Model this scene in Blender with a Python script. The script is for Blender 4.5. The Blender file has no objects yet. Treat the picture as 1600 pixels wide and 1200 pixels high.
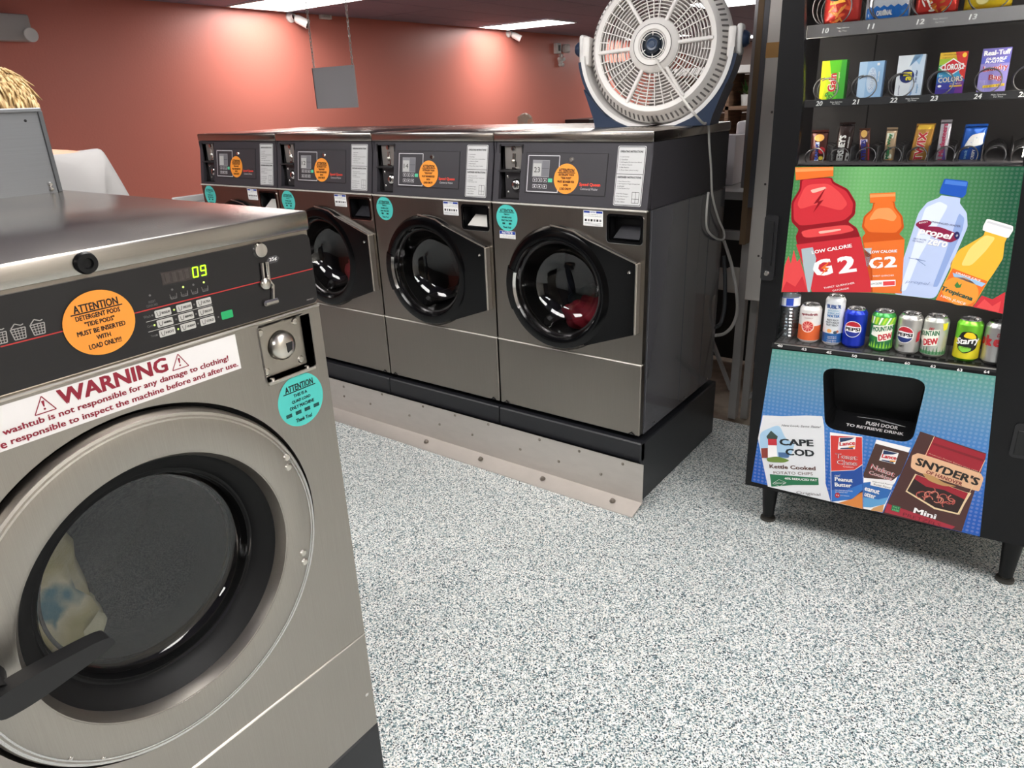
import bpy, bmesh, math, random
from math import sin, cos, pi, radians, sqrt, atan2
from mathutils import Matrix, Vector
from mathutils.geometry import tessellate_polygon
random.seed(7)
scene = bpy.context.scene
COL = scene.collection
# ------------------------------------------------------------------ camera
CAM_LOC = Vector((1.06826, -2.23067, 1.48717))
CAM_F = 1114.37
CAM_R = Matrix.Rotation(0.641002, 3, 'Z') @ Matrix.Rotation(1.190659, 3, 'X') @ Matrix.Rotation(-0.038593, 3, 'Z')
cd = bpy.data.cameras.new('camera')
cam = bpy.data.objects.new('camera', cd)
COL.objects.link(cam)
cam.matrix_world = Matrix.Translation(CAM_LOC) @ CAM_R.to_4x4()
cd.sensor_width = 36
cd.lens = CAM_F / 1600 * 36
cd.clip_start = 0.02
scene.camera = cam
# ------------------------------------------------------------------ world, exposure
w = bpy.data.worlds.new('world')
scene.world = w
w.use_nodes = True
w.node_tree.nodes['Background'].inputs[0].default_value = (0.9, 0.93, 1, 1)
w.node_tree.nodes['Background'].inputs[1].default_value = 0.05
scene.view_settings.view_transform = 'Standard'
scene.view_settings.look = 'None'
scene.view_settings.gamma = 1
scene.view_settings.use_curve_mapping = False
scene.view_settings.exposure = 0.68
PANEL_STRENGTH = 9.0
PANELS = [(-5.28, 2.95), (-5.28, 6.95), (-5.28, 11.0), (-2.2, 2.95), (-2.2, 6.95), (-2.2, 11.0), (-3.7, 13.0),
          (2.7, -1.25), (-0.35, -1.15), (0.55, 3.9), (1.55, -1.25), (1.6, -3.9), (-1.6, -3.9), (-2.6, -1.7)]
CEIL = 2.45

# ------------------------------------------------------------------ measuring helpers
def at(frame, u, v, y=0.0):
    """point seen at photo position u,v on the plane local-y = y of a frame, in that frame's coordinates"""
    inv = frame.inverted()
    d = CAM_R @ Vector(((u - 800) / CAM_F, -(v - 600) / CAM_F, -1))
    o = inv @ CAM_LOC
    dl = inv.to_3x3() @ d
    t = (y - o.y) / dl.y
    return o + dl * t

# ------------------------------------------------------------------ materials
def lin(c):
    return c / 12.92 if c <= 0.04045 else ((c + 0.055) / 1.055) ** 2.4
def rgb(h):
    if isinstance(h, str):
        h = h.lstrip('#')
        return tuple(lin(int(h[i:i + 2], 16) / 255) for i in (0, 2, 4)) + (1,)
    return tuple(h) + (1,)
MATS = {}
def mat(color, rough=0.5, metal=0.0, emit=0.0, coat=0.0, spec=0.5, key=None):
    k = key or (color, rough, metal, emit, coat, spec)
    if k in MATS: return MATS[k]
    m = bpy.data.materials.new('surface_%d' % len(MATS))
    m.use_nodes = True
    b = m.node_tree.nodes['Principled BSDF']
    b.inputs['Base Color'].default_value = rgb(color)
    b.inputs['Roughness'].default_value = rough
    b.inputs['Metallic'].default_value = metal
    b.inputs['Specular IOR Level'].default_value = spec
    b.inputs['Coat Weight'].default_value = coat
    if emit:
        b.inputs['Emission Color'].default_value = rgb(color)
        b.inputs['Emission Strength'].default_value = emit
    MATS[k] = m
    return m
def nodes(m):
    nt = m.node_tree
    return nt, nt.nodes, nt.links, nt.nodes['Principled BSDF']
def texcoord(nt, scale=(1, 1, 1), kind='Object'):
    tc = nt.nodes.new('ShaderNodeTexCoord'); mp = nt.nodes.new('ShaderNodeMapping')
    mp.inputs['Scale'].default_value = scale
    nt.links.new(tc.outputs[kind], mp.inputs['Vector'])
    return mp.outputs['Vector']
def ramp(nt, src, stops, interp='LINEAR'):
    r = nt.nodes.new('ShaderNodeValToRGB'); r.color_ramp.interpolation = interp
    el = r.color_ramp.elements
    while len(el) < len(stops): el.new(0.5)
    for e, (p, c) in zip(el, stops):
        e.position = p; e.color = rgb(c) if isinstance(c, str) else (c, c, c, 1)
    nt.links.new(src, r.inputs['Fac'])
    return r.outputs['Color']
def noise(nt, vec, scale, detail=3, rough=0.5):
    n = nt.nodes.new('ShaderNodeTexNoise'); n.inputs['Scale'].default_value = scale
    n.inputs['Detail'].default_value = detail; n.inputs['Roughness'].default_value = rough
    nt.links.new(vec, n.inputs['Vector'])
    return n.outputs['Fac']
def bump(nt, b, h, strength, dist=0.002):
    n = nt.nodes.new('ShaderNodeBump'); n.inputs['Strength'].default_value = strength
    n.inputs['Distance'].default_value = dist
    nt.links.new(h, n.inputs['Height']); nt.links.new(n.outputs['Normal'], b.inputs['Normal'])
def new_mat(name):
    m = bpy.data.materials.new(name); m.use_nodes = True
    return m
def steel(name, base, rough, scale, var=0.12, metal=1.0):
    m = new_mat(name); nt, N, L, b = nodes(m)
    b.inputs['Metallic'].default_value = metal
    v = texcoord(nt, scale)
    n = noise(nt, v, 1.0, 4, 0.6)
    c = rgb(base)
    r = nt.nodes.new('ShaderNodeMixRGB'); r.blend_type = 'MIX'
    r.inputs[1].default_value = tuple(x * (1 - var) for x in c[:3]) + (1,)
    r.inputs[2].default_value = tuple(min(1, x * (1 + var)) for x in c[:3]) + (1,)
    L.new(n, r.inputs[0]); L.new(r.outputs[0], b.inputs['Base Color'])
    v2 = texcoord(nt, (1, 1, 1)); n2 = noise(nt, v2, 7, 5, 0.6)
    mr = nt.nodes.new('ShaderNodeMapRange')
    mr.inputs['To Min'].default_value = rough - 0.07; mr.inputs['To Max'].default_value = rough + 0.09
    L.new(n2, mr.inputs['Value']); L.new(mr.outputs[0], b.inputs['Roughness'])
    bump(nt, b, n, 0.05, 0.001)
    return m
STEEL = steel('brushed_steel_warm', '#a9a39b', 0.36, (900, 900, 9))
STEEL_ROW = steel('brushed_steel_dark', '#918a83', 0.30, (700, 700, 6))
STEEL_LID = steel('brushed_steel_lid', '#b7b0a8', 0.24, (8, 600, 600), 0.08)
STEEL_KICK = steel('galvanised_plate', '#cbc5bf', 0.45, (14, 14, 40), 0.08, 0.75)
CHROME = mat('#dddad6', 0.16, 1.0)
BRIGHT = mat('#d8d2c8', 0.28, 1.0)
BLACK_GLOSS = mat('#060607', 0.14, 0, spec=0.3)
BLACK = mat('#0c0c0e', 0.42, spec=0.3)
BLACK_MATTE = mat('#101012', 0.7)
CONSOLE = mat('#37353a', 0.48)
CONSOLE_DK = mat('#1b191b', 0.6)
SIDE = mat('#4a4a4f', 0.22, 0.0, coat=0.4)
BASE_BLACK = mat('#1d1e22', 0.42)
RUBBER = mat('#1a1a1b', 0.55)
WHITE = mat('#e9e8e6', 0.5)
WHITE_P = mat('#f2f1ef', 0.55)
INK = mat('#0c0c0d', 0.6)
ORANGE_ST = mat('#f79a36', 0.45)
TEAL_ST = mat('#4fc4bb', 0.45)
RED_INK = mat('#8e1a30', 0.5)
BLUE_INK = mat('#1f3d9c', 0.5)
def glass_mat(name, tint=(1, 1, 1), refl=1.0, base=0.04):
    m = new_mat(name); nt = m.node_tree; N = nt.nodes; L = nt.links
    N.clear()
    o = N.new('ShaderNodeOutputMaterial'); mx = N.new('ShaderNodeMixShader')
    t = N.new('ShaderNodeBsdfTransparent'); g = N.new('ShaderNodeBsdfGlossy')
    t.inputs[0].default_value = tuple(tint) + (1,)
    g.inputs['Roughness'].default_value = 0.015
    f = N.new('ShaderNodeLayerWeight')
    pw = N.new('ShaderNodeMath'); pw.operation = 'POWER'; pw.inputs[1].default_value = 5
    mu = N.new('ShaderNodeMath'); mu.operation = 'MULTIPLY_ADD'; mu.inputs[1].default_value = 0.9; mu.inputs[2].default_value = base * refl
    L.new(f.outputs['Facing'], pw.inputs[0]); L.new(pw.outputs[0], mu.inputs[0]); L.new(mu.outputs[0], mx.inputs[0])
    L.new(t.outputs[0], mx.inputs[1]); L.new(g.outputs[0], mx.inputs[2]); L.new(mx.outputs[0], o.inputs[0])
    return m
GLASS = glass_mat('clear_glass', (0.93, 0.94, 0.94), 1.3)
DOOR_GLASS = glass_mat('door_glass', (0.66, 0.66, 0.67), 1.9)
# floor flakes
FLOOR = new_mat('epoxy_flake_floor'); nt, N, L, b = nodes(FLOOR)
v = texcoord(nt, (1, 1, 1))
vo = N.new('ShaderNodeTexVoronoi'); vo.inputs['Scale'].default_value = 300; L.new(v, vo.inputs['Vector'])
vo.inputs['Randomness'].default_value = 1
sp = N.new('ShaderNodeSeparateColor'); L.new(vo.outputs['Color'], sp.inputs[0])
cr = ramp(nt, sp.outputs[0], [(0.0, '#27333a'), (0.11, '#4a5f66'), (0.21, '#748b90'), (0.33, '#a3b0b1'), (0.47, '#cfd2cf'), (0.66, '#efefec'), (0.9, '#e2ded6')], 'CONSTANT')
L.new(cr, b.inputs['Base Color']); b.inputs['Roughness'].default_value = 0.34
bump(nt, b, sp.outputs[1], 0.12, 0.001)
# coral wall
CORAL = new_mat('coral_wall_paint'); nt, N, L, b = nodes(CORAL)
b.inputs['Base Color'].default_value = rgb('#d67f70'); b.inputs['Roughness'].default_value = 0.38
bump(nt, b, noise(nt, texcoord(nt), 55, 2), 0.25, 0.004)
OFFWHITE = mat('#d9d4cb', 0.7)
CEIL_TILE = new_mat('dark_ceiling_tile'); nt, N, L, b = nodes(CEIL_TILE)
L.new(ramp(nt, noise(nt, texcoord(nt), 90, 2), [(0.3, '#837f96'), (0.7, '#918da2')]), b.inputs['Base Color']); b.inputs['Roughness'].default_value = 0.8
PANEL_EMIT = new_mat('lit_panel_diffuser'); nt, N, L, b = nodes(PANEL_EMIT)
b.inputs['Base Color'].default_value = (0.9, 0.9, 0.9, 1)
b.inputs['Emission Color'].default_value = (1.0, 0.98, 0.955, 1); b.inputs['Emission Strength'].default_value = PANEL_STRENGTH

# ------------------------------------------------------------------ mesh helpers
def tag(o, label=None, cat=None, group=None, kind=None):
    if label: o['label'] = label
    if cat: o['category'] = cat
    if group: o['group'] = group
    if kind: o['kind'] = kind
    return o
def empty(name, loc=(0, 0, 0), label=None, cat=None, group=None, M=None):
    o = bpy.data.objects.new(name, None); COL.objects.link(o)
    o.empty_display_size = 0.1
    if M is not None: o.matrix_world = M
    else: o.location = loc
    return tag(o, label, cat, group)
def link(name, me, parent=None, mats=None):
    o = bpy.data.objects.new(name, me); COL.objects.link(o)
    if parent is not None: o.parent = parent
    return o
class MB:
    def __init__(s): s.bm = bmesh.new()
    def box(s, x0, x1, y0, y1, z0, z1, bev=0.0, seg=1, M=None):
        vs = [s.bm.verts.new((x, y, z)) for z in (z0, z1) for y in (y0, y1) for x in (x0, x1)]
        fs = [s.bm.faces.new([vs[i] for i in f]) for f in ((0, 2, 3, 1), (4, 5, 7, 6), (0, 1, 5, 4), (1, 3, 7, 5), (3, 2, 6, 7), (2, 0, 4, 6))]
        if bev:
            es = list({e for f in fs for e in f.edges})
            r = bmesh.ops.bevel(s.bm, geom=es, offset=bev, segments=seg, affect='EDGES', profile=0.5)
            vs = list({v for f in r['faces'] for v in f.verts} | {v for v in vs if v.is_valid})
        if M is not None:
            bmesh.ops.transform(s.bm, matrix=M, verts=[v for v in vs if v.is_valid])
        return s
    def prism(s, poly, y0, y1, holes=(), plane='xz', fy=None):
        """extrude a 2-D outline (with holes); plane xz -> depth y, xy -> depth z, yz -> depth x"""
        def P(p, d):
            if plane == 'xz': return (p[0], d if fy is None else d + fy(p[1]), p[1])
            if plane == 'xy': return (p[0], p[1], d)
            return (d, p[0], p[1])
        loops = [list(poly)] + [list(h) for h in holes]
        tri = tessellate_polygon([[Vector((p[0], p[1], 0)) for p in l] for l in loops])
        flat = [p for l in loops for p in l]
        A = [s.bm.verts.new(P(p, y0)) for p in flat]; B = [s.bm.verts.new(P(p, y1)) for p in flat]
        for t in tri:
            try:
                s.bm.faces.new([A[i] for i in t]); s.bm.faces.new([B[i] for i in reversed(t)])
            except ValueError: pass
        k = 0
        for l in loops:
            n = len(l)
            for i in range(n):
                j = (i + 1) % n
                s.bm.faces.new((A[k + i], A[k + j], B[k + j], B[k + i]))
            k += n
        return s
    def lathe(s, prof, c=(0, 0, 0), axis='y', seg=48, a0=0, a1=2 * pi):
        full = abs(a1 - a0 - 2 * pi) < 1e-6
        n = seg if full else seg + 1
        rings = []
        for r, d in prof:
            row = []
            for i in range(n):
                a = a0 + (a1 - a0) * i / seg
                if axis == 'y': p = (c[0] + r * cos(a), c[1] + d, c[2] + r * sin(a))
                elif axis == 'z': p = (c[0] + r * cos(a), c[1] + r * sin(a), c[2] + d)
                else: p = (c[0] + d, c[1] + r * cos(a), c[2] + r * sin(a))
                row.append(p)
            if r < 1e-6: rings.append([s.bm.verts.new(row[0])] * n)
            else: rings.append([s.bm.verts.new(p) for p in row])
        for k in range(len(rings) - 1):
            for i in range(n if full else n - 1):
                j = (i + 1) % n
                q = []
                for vv in (rings[k][i], rings[k][j], rings[k + 1][j], rings[k + 1][i]):
                    if vv not in q: q.append(vv)
                if len(q) > 2:
                    try: s.bm.faces.new(q)
                    except ValueError: pass
        return s
    def tube(s, path, r, seg=8, closed=False, cap=True):
        pts = [Vector(p) for p in path]; n = len(pts)
        rad = r if isinstance(r, (list, tuple)) else [r] * n
        rings = []; up = None
        for i in range(n):
            if closed: t = pts[(i + 1) % n] - pts[i - 1]
            else: t = pts[min(i + 1, n - 1)] - pts[max(i - 1, 0)]
            t.normalize()
            if up is None:
                up = Vector((0, 0, 1)) if abs(t.z) < 0.9 else Vector((1, 0, 0))
            up = (up - t * up.dot(t))
            if up.length < 1e-5: up = t.orthogonal()
            up.normalize(); sd = t.cross(up)
            rings.append([s.bm.verts.new(pts[i] + (up * cos(2 * pi * k / seg) + sd * sin(2 * pi * k / seg)) * rad[i]) for k in range(seg)])
        for i in range(n if closed else n - 1):
            a, b2 = rings[i], rings[(i + 1) % n]
            for k in range(seg):
                s.bm.faces.new((a[k], a[(k + 1) % seg], b2[(k + 1) % seg], b2[k]))
        if cap and not closed:
            s.bm.faces.new(rings[0]); s.bm.faces.new(rings[-1])
        return s
    def ball(s, c, r, seg=16, rings=10):
        r = r if isinstance(r, (list, tuple)) else (r, r, r)
        m = bmesh.ops.create_uvsphere(s.bm, u_segments=seg, v_segments=rings, radius=1)
        bmesh.ops.transform(s.bm, matrix=Matrix.Translation(c) @ Matrix.Diagonal((r[0], r[1], r[2], 1)), verts=m['verts'])
        return s
    def build(s, name, m, parent=None, smooth=False, M=None):
        me = bpy.data.meshes.new(name)
        bmesh.ops.recalc_face_normals(s.bm, faces=s.bm.faces)
        s.bm.to_mesh(me); s.bm.free()
        for k in (m if isinstance(m, (list, tuple)) else [m]): me.materials.append(k)
        if smooth:
            for p in me.polygons: p.use_smooth = True
            if smooth != 'all':
                try: me.set_sharp_from_angle(angle=radians(35))
                except Exception: pass
        o = link(name, me, parent)
        if M is not None: o.matrix_local = M
        return o
def circ(cx, cz, r, n=64, a0=0, a1=2 * pi, rz=None):
    full = abs(a1 - a0 - 2 * pi) < 1e-6
    m = n if full else n + 1
    return [(cx + r * cos(a0 + (a1 - a0) * i / n), cz + (rz or r) * sin(a0 + (a1 - a0) * i / n)) for i in range(m)]
def rrect(x0, z0, x1, z1, r, n=5):
    p = []
    for cx, cz, a in ((x1 - r, z1 - r, 0), (x0 + r, z1 - r, pi / 2), (x0 + r, z0 + r, pi), (x1 - r, z0 + r, 1.5 * pi)):
        p += [(cx + r * cos(a + pi / 2 * i / n), cz + r * sin(a + pi / 2 * i / n)) for i in range(n + 1)]
    return p
def smoothpoly(pts, r=0.25, n=4):
    out = []
    m = len(pts)
    for i in range(m):
        a, b2, c = Vector(pts[i - 1]), Vector(pts[i]), Vector(pts[(i + 1) % m])
        p0 = b2 + (a - b2) * r; p1 = b2 + (c - b2) * r
        for k in range(n + 1):
            t = k / n
            out.append(tuple((1 - t) ** 2 * p0 + 2 * t * (1 - t) * b2 + t * t * p1))
    return out

# ------------------------------------------------------------------ flat print (stickers, posters, lettering)
TXT = {}
def glyphs(s, bold, shear):
    k = (s, bold, shear)
    if k not in TXT:
        cu = bpy.data.curves.new('lettering', 'FONT')
        cu.body = s; cu.size = 1; cu.resolution_u = 2; cu.shear = shear
        ob = bpy.data.objects.new('lettering', cu)
        me = ob.to_mesh()
        V = [(q.co.x, q.co.y, 0) for q in me.vertices]; F = [list(q.vertices) for q in me.polygons]
        ob.to_mesh_clear(); bpy.data.objects.remove(ob); bpy.data.curves.remove(cu)
        if bold:                                  # heavier weight: the same outline struck side by side
            d = .014 + bold; V0, F0 = V, F; V, F = [], []
            for i4, (dx, dy) in enumerate(((-d, d * .5), (d, d * .5), (d, -d * .5), (-d, -d * .5))):
                n = len(V); V = V + [(x + dx, y + dy, i4 * .2) for x, y, _ in V0]; F = F + [[i + n for i in f] for f in F0]
        TXT[k] = (V, F)
    return TXT[k]
class Print:
    def __init__(s, conv=None):
        s.v = []; s.f = []; s.fm = []; s.mats = []; s.conv = conv
    def mi(s, m):
        if m not in s.mats: s.mats.append(m)
        return s.mats.index(m)
    def c(s, p):
        if s.conv is None: return (p[0], p[1])
        q = s.conv(p[0], p[1]); return (q[0], q[1])
    def raw(s, pts, m, layer=0):
        k = len(s.v); s.v += [(p[0], p[1], layer) for p in pts]
        s.f.append(list(range(k, k + len(pts)))); s.fm.append(s.mi(m)); return s
    def poly(s, pts, m, layer=0): return s.raw([s.c(p) for p in pts], m, layer)
    def rect(s, x0, y0, x1, y1, m, layer=0): return s.poly([(x0, y0), (x1, y0), (x1, y1), (x0, y1)], m, layer)
    def ell(s, cx, cy, rx, ry, m, layer=0, n=40, rot=0):
        P = []
        for i in range(n):
            a = 2 * pi * i / n; x = rx * cos(a); y = ry * sin(a)
            P.append((cx + x * cos(rot) - y * sin(rot), cy + x * sin(rot) + y * cos(rot)))
        return s.poly(P, m, layer)
    def line(s, p0, p1, wd, m, layer=0):
        a = Vector(s.c(p0)); b2 = Vector(s.c(p1)); d = (b2 - a); n = Vector((-d.y, d.x)).normalized() * wd / 2
        return s.raw([a + n, b2 + n, b2 - n, a - n], m, layer)
    def path(s, pts, wd, m, layer=0, closed=False):
        n = len(pts)
        for i in range(n if closed else n - 1): s.line(pts[i], pts[(i + 1) % n], wd, m, layer + .15 * (i % 3))
        return s
    def text(s, t, a, b2, h, m, layer=1, bold=0.0, shear=0.0):
        """lettering running from point a to point b (left and right end of its middle line), h high"""
        V, F = glyphs(t, bold, shear)
        if not V: return s
        A = Vector(s.c(a)); B = Vector(s.c(b2)); d = B - A; wd = d.length; u = d / wd; n = Vector((-u.y, u.x))
        x0 = min(q[0] for q in V); x1 = max(q[0] for q in V); y0 = min(q[1] for q in V); y1 = max(q[1] for q in V)
        k = len(s.v)
        for x, y, dl in V:
            q = A + u * ((x - x0) / (x1 - x0) * wd) + n * (((y - y0) / (y1 - y0) - 0.5) * h)
            s.v.append((q.x, q.y, layer + dl))
        mi = s.mi(m)
        for f in F: s.f.append([k + i for i in f]); s.fm.append(mi)
        return s
    def build(s, name, parent, fmap, label=None, slice_x=None, thick=0):
        bm = bmesh.new()
        vs = [bm.verts.new((x, l, y)) for x, y, l in s.v]
        for f, mi in zip(s.f, s.fm):
            try:
                q = bm.faces.new([vs[i] for i in f]); q.material_index = mi
            except ValueError: pass
        if slice_x:
            x0 = min(q[0] for q in s.v); x1 = max(q[0] for q in s.v)
            x = x0 + slice_x
            while x < x1:
                bmesh.ops.bisect_plane(bm, geom=bm.verts[:] + bm.edges[:] + bm.faces[:], plane_co=(x, 0, 0), plane_no=(1, 0, 0))
                x += slice_x
        for q in bm.verts: q.co = Vector(fmap(q.co.x, q.co.z, q.co.y))
        me = bpy.data.meshes.new(name); bm.to_mesh(me); bm.free()
        for m in s.mats: me.materials.append(m)
        o = link(name, me, parent)
        if label: o['label'] = label
        return o
def flat(y, gap=0.0004): return lambda X, Z, l: (X, y - gap * (l + 1), Z)
def wrap(cx, cy, r, gap=0.0003): return lambda X, Z, l: (cx + (r + gap * (l + 1)) * sin(X / r), cy - (r + gap * (l + 1)) * cos(X / r), Z)
def copy_tree(o, parent=None):
    c = o.copy(); COL.objects.link(c)
    if parent is not None: c.parent = parent
    for ch in o.children: copy_tree(ch, c)
    return c
# ================================================================== the setting
def struct(name, mb, m, parent=None, smooth=False):
    o = mb.build(name, m, parent, smooth)
    if parent is None: o['kind'] = 'structure'
    return o
XW, XR, YF, YB = -6.0, 3.4, -5.2, 15.0
struct('floor', MB().box(XW, XR, YF, 0.90, -0.1, 0), FLOOR)
CONC = new_mat('bare_concrete'); nt, N, L, b = nodes(CONC)
L.new(ramp(nt, noise(nt, texcoord(nt), 6, 6), [(0.3, '#5b4a3b'), (0.6, '#8b7f70')]), b.inputs['Base Color']); b.inputs['Roughness'].default_value = 0.85
struct('floor_back', MB().box(XW, XR, 0.902, YB, -0.1, -0.004), CONC)
struct('wall_left', MB().box(XW - 0.15, XW, YF, YB, 0, CEIL + 0.1), CORAL)
struct('wall_front', MB().box(XW, XR, YF - 0.15, YF, 0, CEIL + 0.1), mat('#4b4648', 0.6))
struct('wall_right', MB().box(XR, XR + 0.15, YF, YB, 0, CEIL + 0.1), OFFWHITE)
struct('wall_back', MB().box(XW, XR, YB, YB + 0.15, 0, CEIL + 0.1), mat('#b9b6b4', 0.7))
struct('wall_center', MB().box(0.22, XR, 1.02, 1.14, 0, CEIL), OFFWHITE)
ceil = struct('ceiling', MB().box(XW - 0.15, XR + 0.15, YF - 0.15, YB + 0.15, CEIL + 0.012, CEIL + 0.12), mat('#2b2731', 0.8))
# ceiling tiles, 0.61 x 1.22, each hanging a little below the grid; panels take the place of a tile
tm = MB().box(0.006, 0.604, 0.006, 1.214, -0.012, 0.0, 0.003).build('ceiling_tile', CEIL_TILE, ceil)
tm.location = (XW, YF, CEIL + 0.012)
nx = int((XR - XW) / 0.61) + 1; ny = int((YB - YF) / 1.22) + 1
first = True
for i in range(nx):
    for j in range(ny):
        x, y = XW + i * 0.61, YF + j * 1.22
        if x > 0 and y > 5: continue
        if x + 0.61 > XR + 0.1 or y + 1.22 > YB + 0.1: continue
        if any(x < px + 0.6 and x + 0.61 > px - 0.6 and y < py + 0.4 and y + 1.22 > py - 0.4 for px, py in PANELS) and x < -3.5: pass
        o = tm if first else tm.copy()
        if not first: COL.objects.link(o); o.parent = ceil
        o.location = (x, y, CEIL + 0.012); first = False
PL = ['first lit ceiling panel beside the coral wall, cut by the top of the photo', 'long lit ceiling panel above the far security camera',
      'distant lit ceiling panel beyond the fan near the coral wall', 'lit ceiling panel above the middle of the room',
      'lit ceiling panel far down the middle of the room', 'lit ceiling panel near the back wall', 'farthest lit ceiling panel seen right of the fan',
      'added fill light panel on the ceiling at the far right of the aisle', 'lit ceiling panel above the aisle between the washers',  # far right panel is unseen, added as extra fill for the room
      'lit ceiling panel over the back office', 'lit ceiling panel above the vending machine aisle',
      'lit ceiling panel behind the photographer on the right', 'lit ceiling panel behind the photographer on the left', 'added fill light panel above the aisle left of the large washer']  # last panel is unseen, added to lighten the hanging sign
for (px, py), lab in zip(PANELS, PL):
    hx, hy = 0.6, 0.37
    e = empty('ceiling_light', (px, py, CEIL), lab, 'ceiling light', 'ceiling light panels')
    MB().prism([(-hx, -hy), (hx, -hy), (hx, hy), (-hx, hy)], -0.014, -0.002, [[(-hx + .02, -hy + .02), (hx - .02, -hy + .02), (hx - .02, hy - .02), (-hx + .02, hy - .02)]], 'xy').build('frame', WHITE, e)
    MB().box(-hx + .02, hx - .02, -hy + .02, hy - .02, -0.010, -0.002).build('diffuser', PANEL_EMIT, e)
# ================================================================== row of four washers
WZ = 0.27
def cy(z): return 0.037 * min(max((z - 1.122) / 0.217, 0), 1)
def slant(gap=0.0004): return lambda X, Z, l: (X, cy(Z) - gap * (l + 1) - 0.002, Z)
DC = (0.308, 0.814)     # door centre
def attention(P, cx, cz, rx, rz, base, lines, mat_ink=INK, squares=False):
    P.ell(cx, cz, rx, rz, base, 0, 48)
    for t, dz, hw, h in lines:
        P.text(t, (cx - hw * rx, cz + dz * rz), (cx + hw * rx, cz + dz * rz), h * rz, mat_ink, 1, 0.012)
    P.line((cx - 0.72 * rx, cz + 0.40 * rz), (cx + 0.72 * rx, cz + 0.40 * rz), 0.018 * rz * 2, mat_ink, 1)
    if squares:
        for q in squares:
            P.rect(cx + q * rx - 0.13 * rx, cz - 0.50 * rz, cx + q * rx + 0.13 * rx, cz - 0.36 * rz, mat('#2f7f7a', 0.5), 1)
            for k in range(4): P.line((cx + q * rx - 0.12 * rx, cz - (0.38 + 0.035 * k) * rz), (cx + q * rx + 0.12 * rx, cz - (0.38 + 0.035 * k) * rz), 0.018 * rz, INK, 2)
OR_LINES = [('ATTENTION', 0.55, 0.62, 0.24), ('DETERGENT PODS', 0.27, 0.62, 0.15), ('"TIDE PODS"', 0.05, 0.42, 0.15),
            ('MUST BE INSERTED', -0.19, 0.68, 0.15), ('WITH', -0.42, 0.20, 0.14), ('LOAD ONLY!!!', -0.66, 0.46, 0.16)]
def coin_slide(parent, x, y, z, s=1.0):
    """coin chute: bezel, slot rails, button and return lip"""
    e = MB().lathe([(0, -0.006), (0.011 * s, -0.005), (0.013 * s, 0)], (x - 0.004 * s, y, z), 'y', 20).build('coin_slide', CHROME, parent, True)
    MB().tube([(x + 0.004 * s, y - 0.003, z - 0.02 * s), (x + 0.002 * s, y - 0.003, z - 0.05 * s), (x + 0.008 * s, y - 0.003, z - 0.06 * s), (x + 0.004 * s, y - 0.003, z - 0.085 * s)], 0.0028 * s, 6).build('rail', CHROME, e, True)
    MB().tube([(x - 0.006 * s, y - 0.003, z - 0.02 * s), (x - 0.008 * s, y - 0.003, z - 0.05 * s)], 0.0028 * s, 6).build('rail', CHROME, e, True)
    MB().ball((x - 0.006 * s, y - 0.004, z - 0.055 * s), (0.010 * s, 0.006, 0.010 * s), 14, 8).build('button', BRIGHT, e, True)
    MB().box(x - 0.016 * s, x + 0.014 * s, y - 0.008, y, z - 0.092 * s, z - 0.082 * s, 0.003).build('return_lip', CHROME, e, True)
    return e
def lock_dial(parent, x, y, z, r):
    k = MB().lathe([(0, -0.0135), (r * .35, -0.0132), (r * .62, -0.0115), (r * .82, -0.008), (r * .94, -0.004), (r, 0)], (x, y, z), 'y', 28).build('lock', CHROME, parent, True)
    MB().prism([(x - r * .05, z + r * .25), (x + r * .45, z + r * .25), (x + r * .35, z - r * .25), (x + r * .0, z - r * .4)], y - 0.0142, y - 0.0115).build('keyway', BLACK_MATTE, k)
    return k
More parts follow.
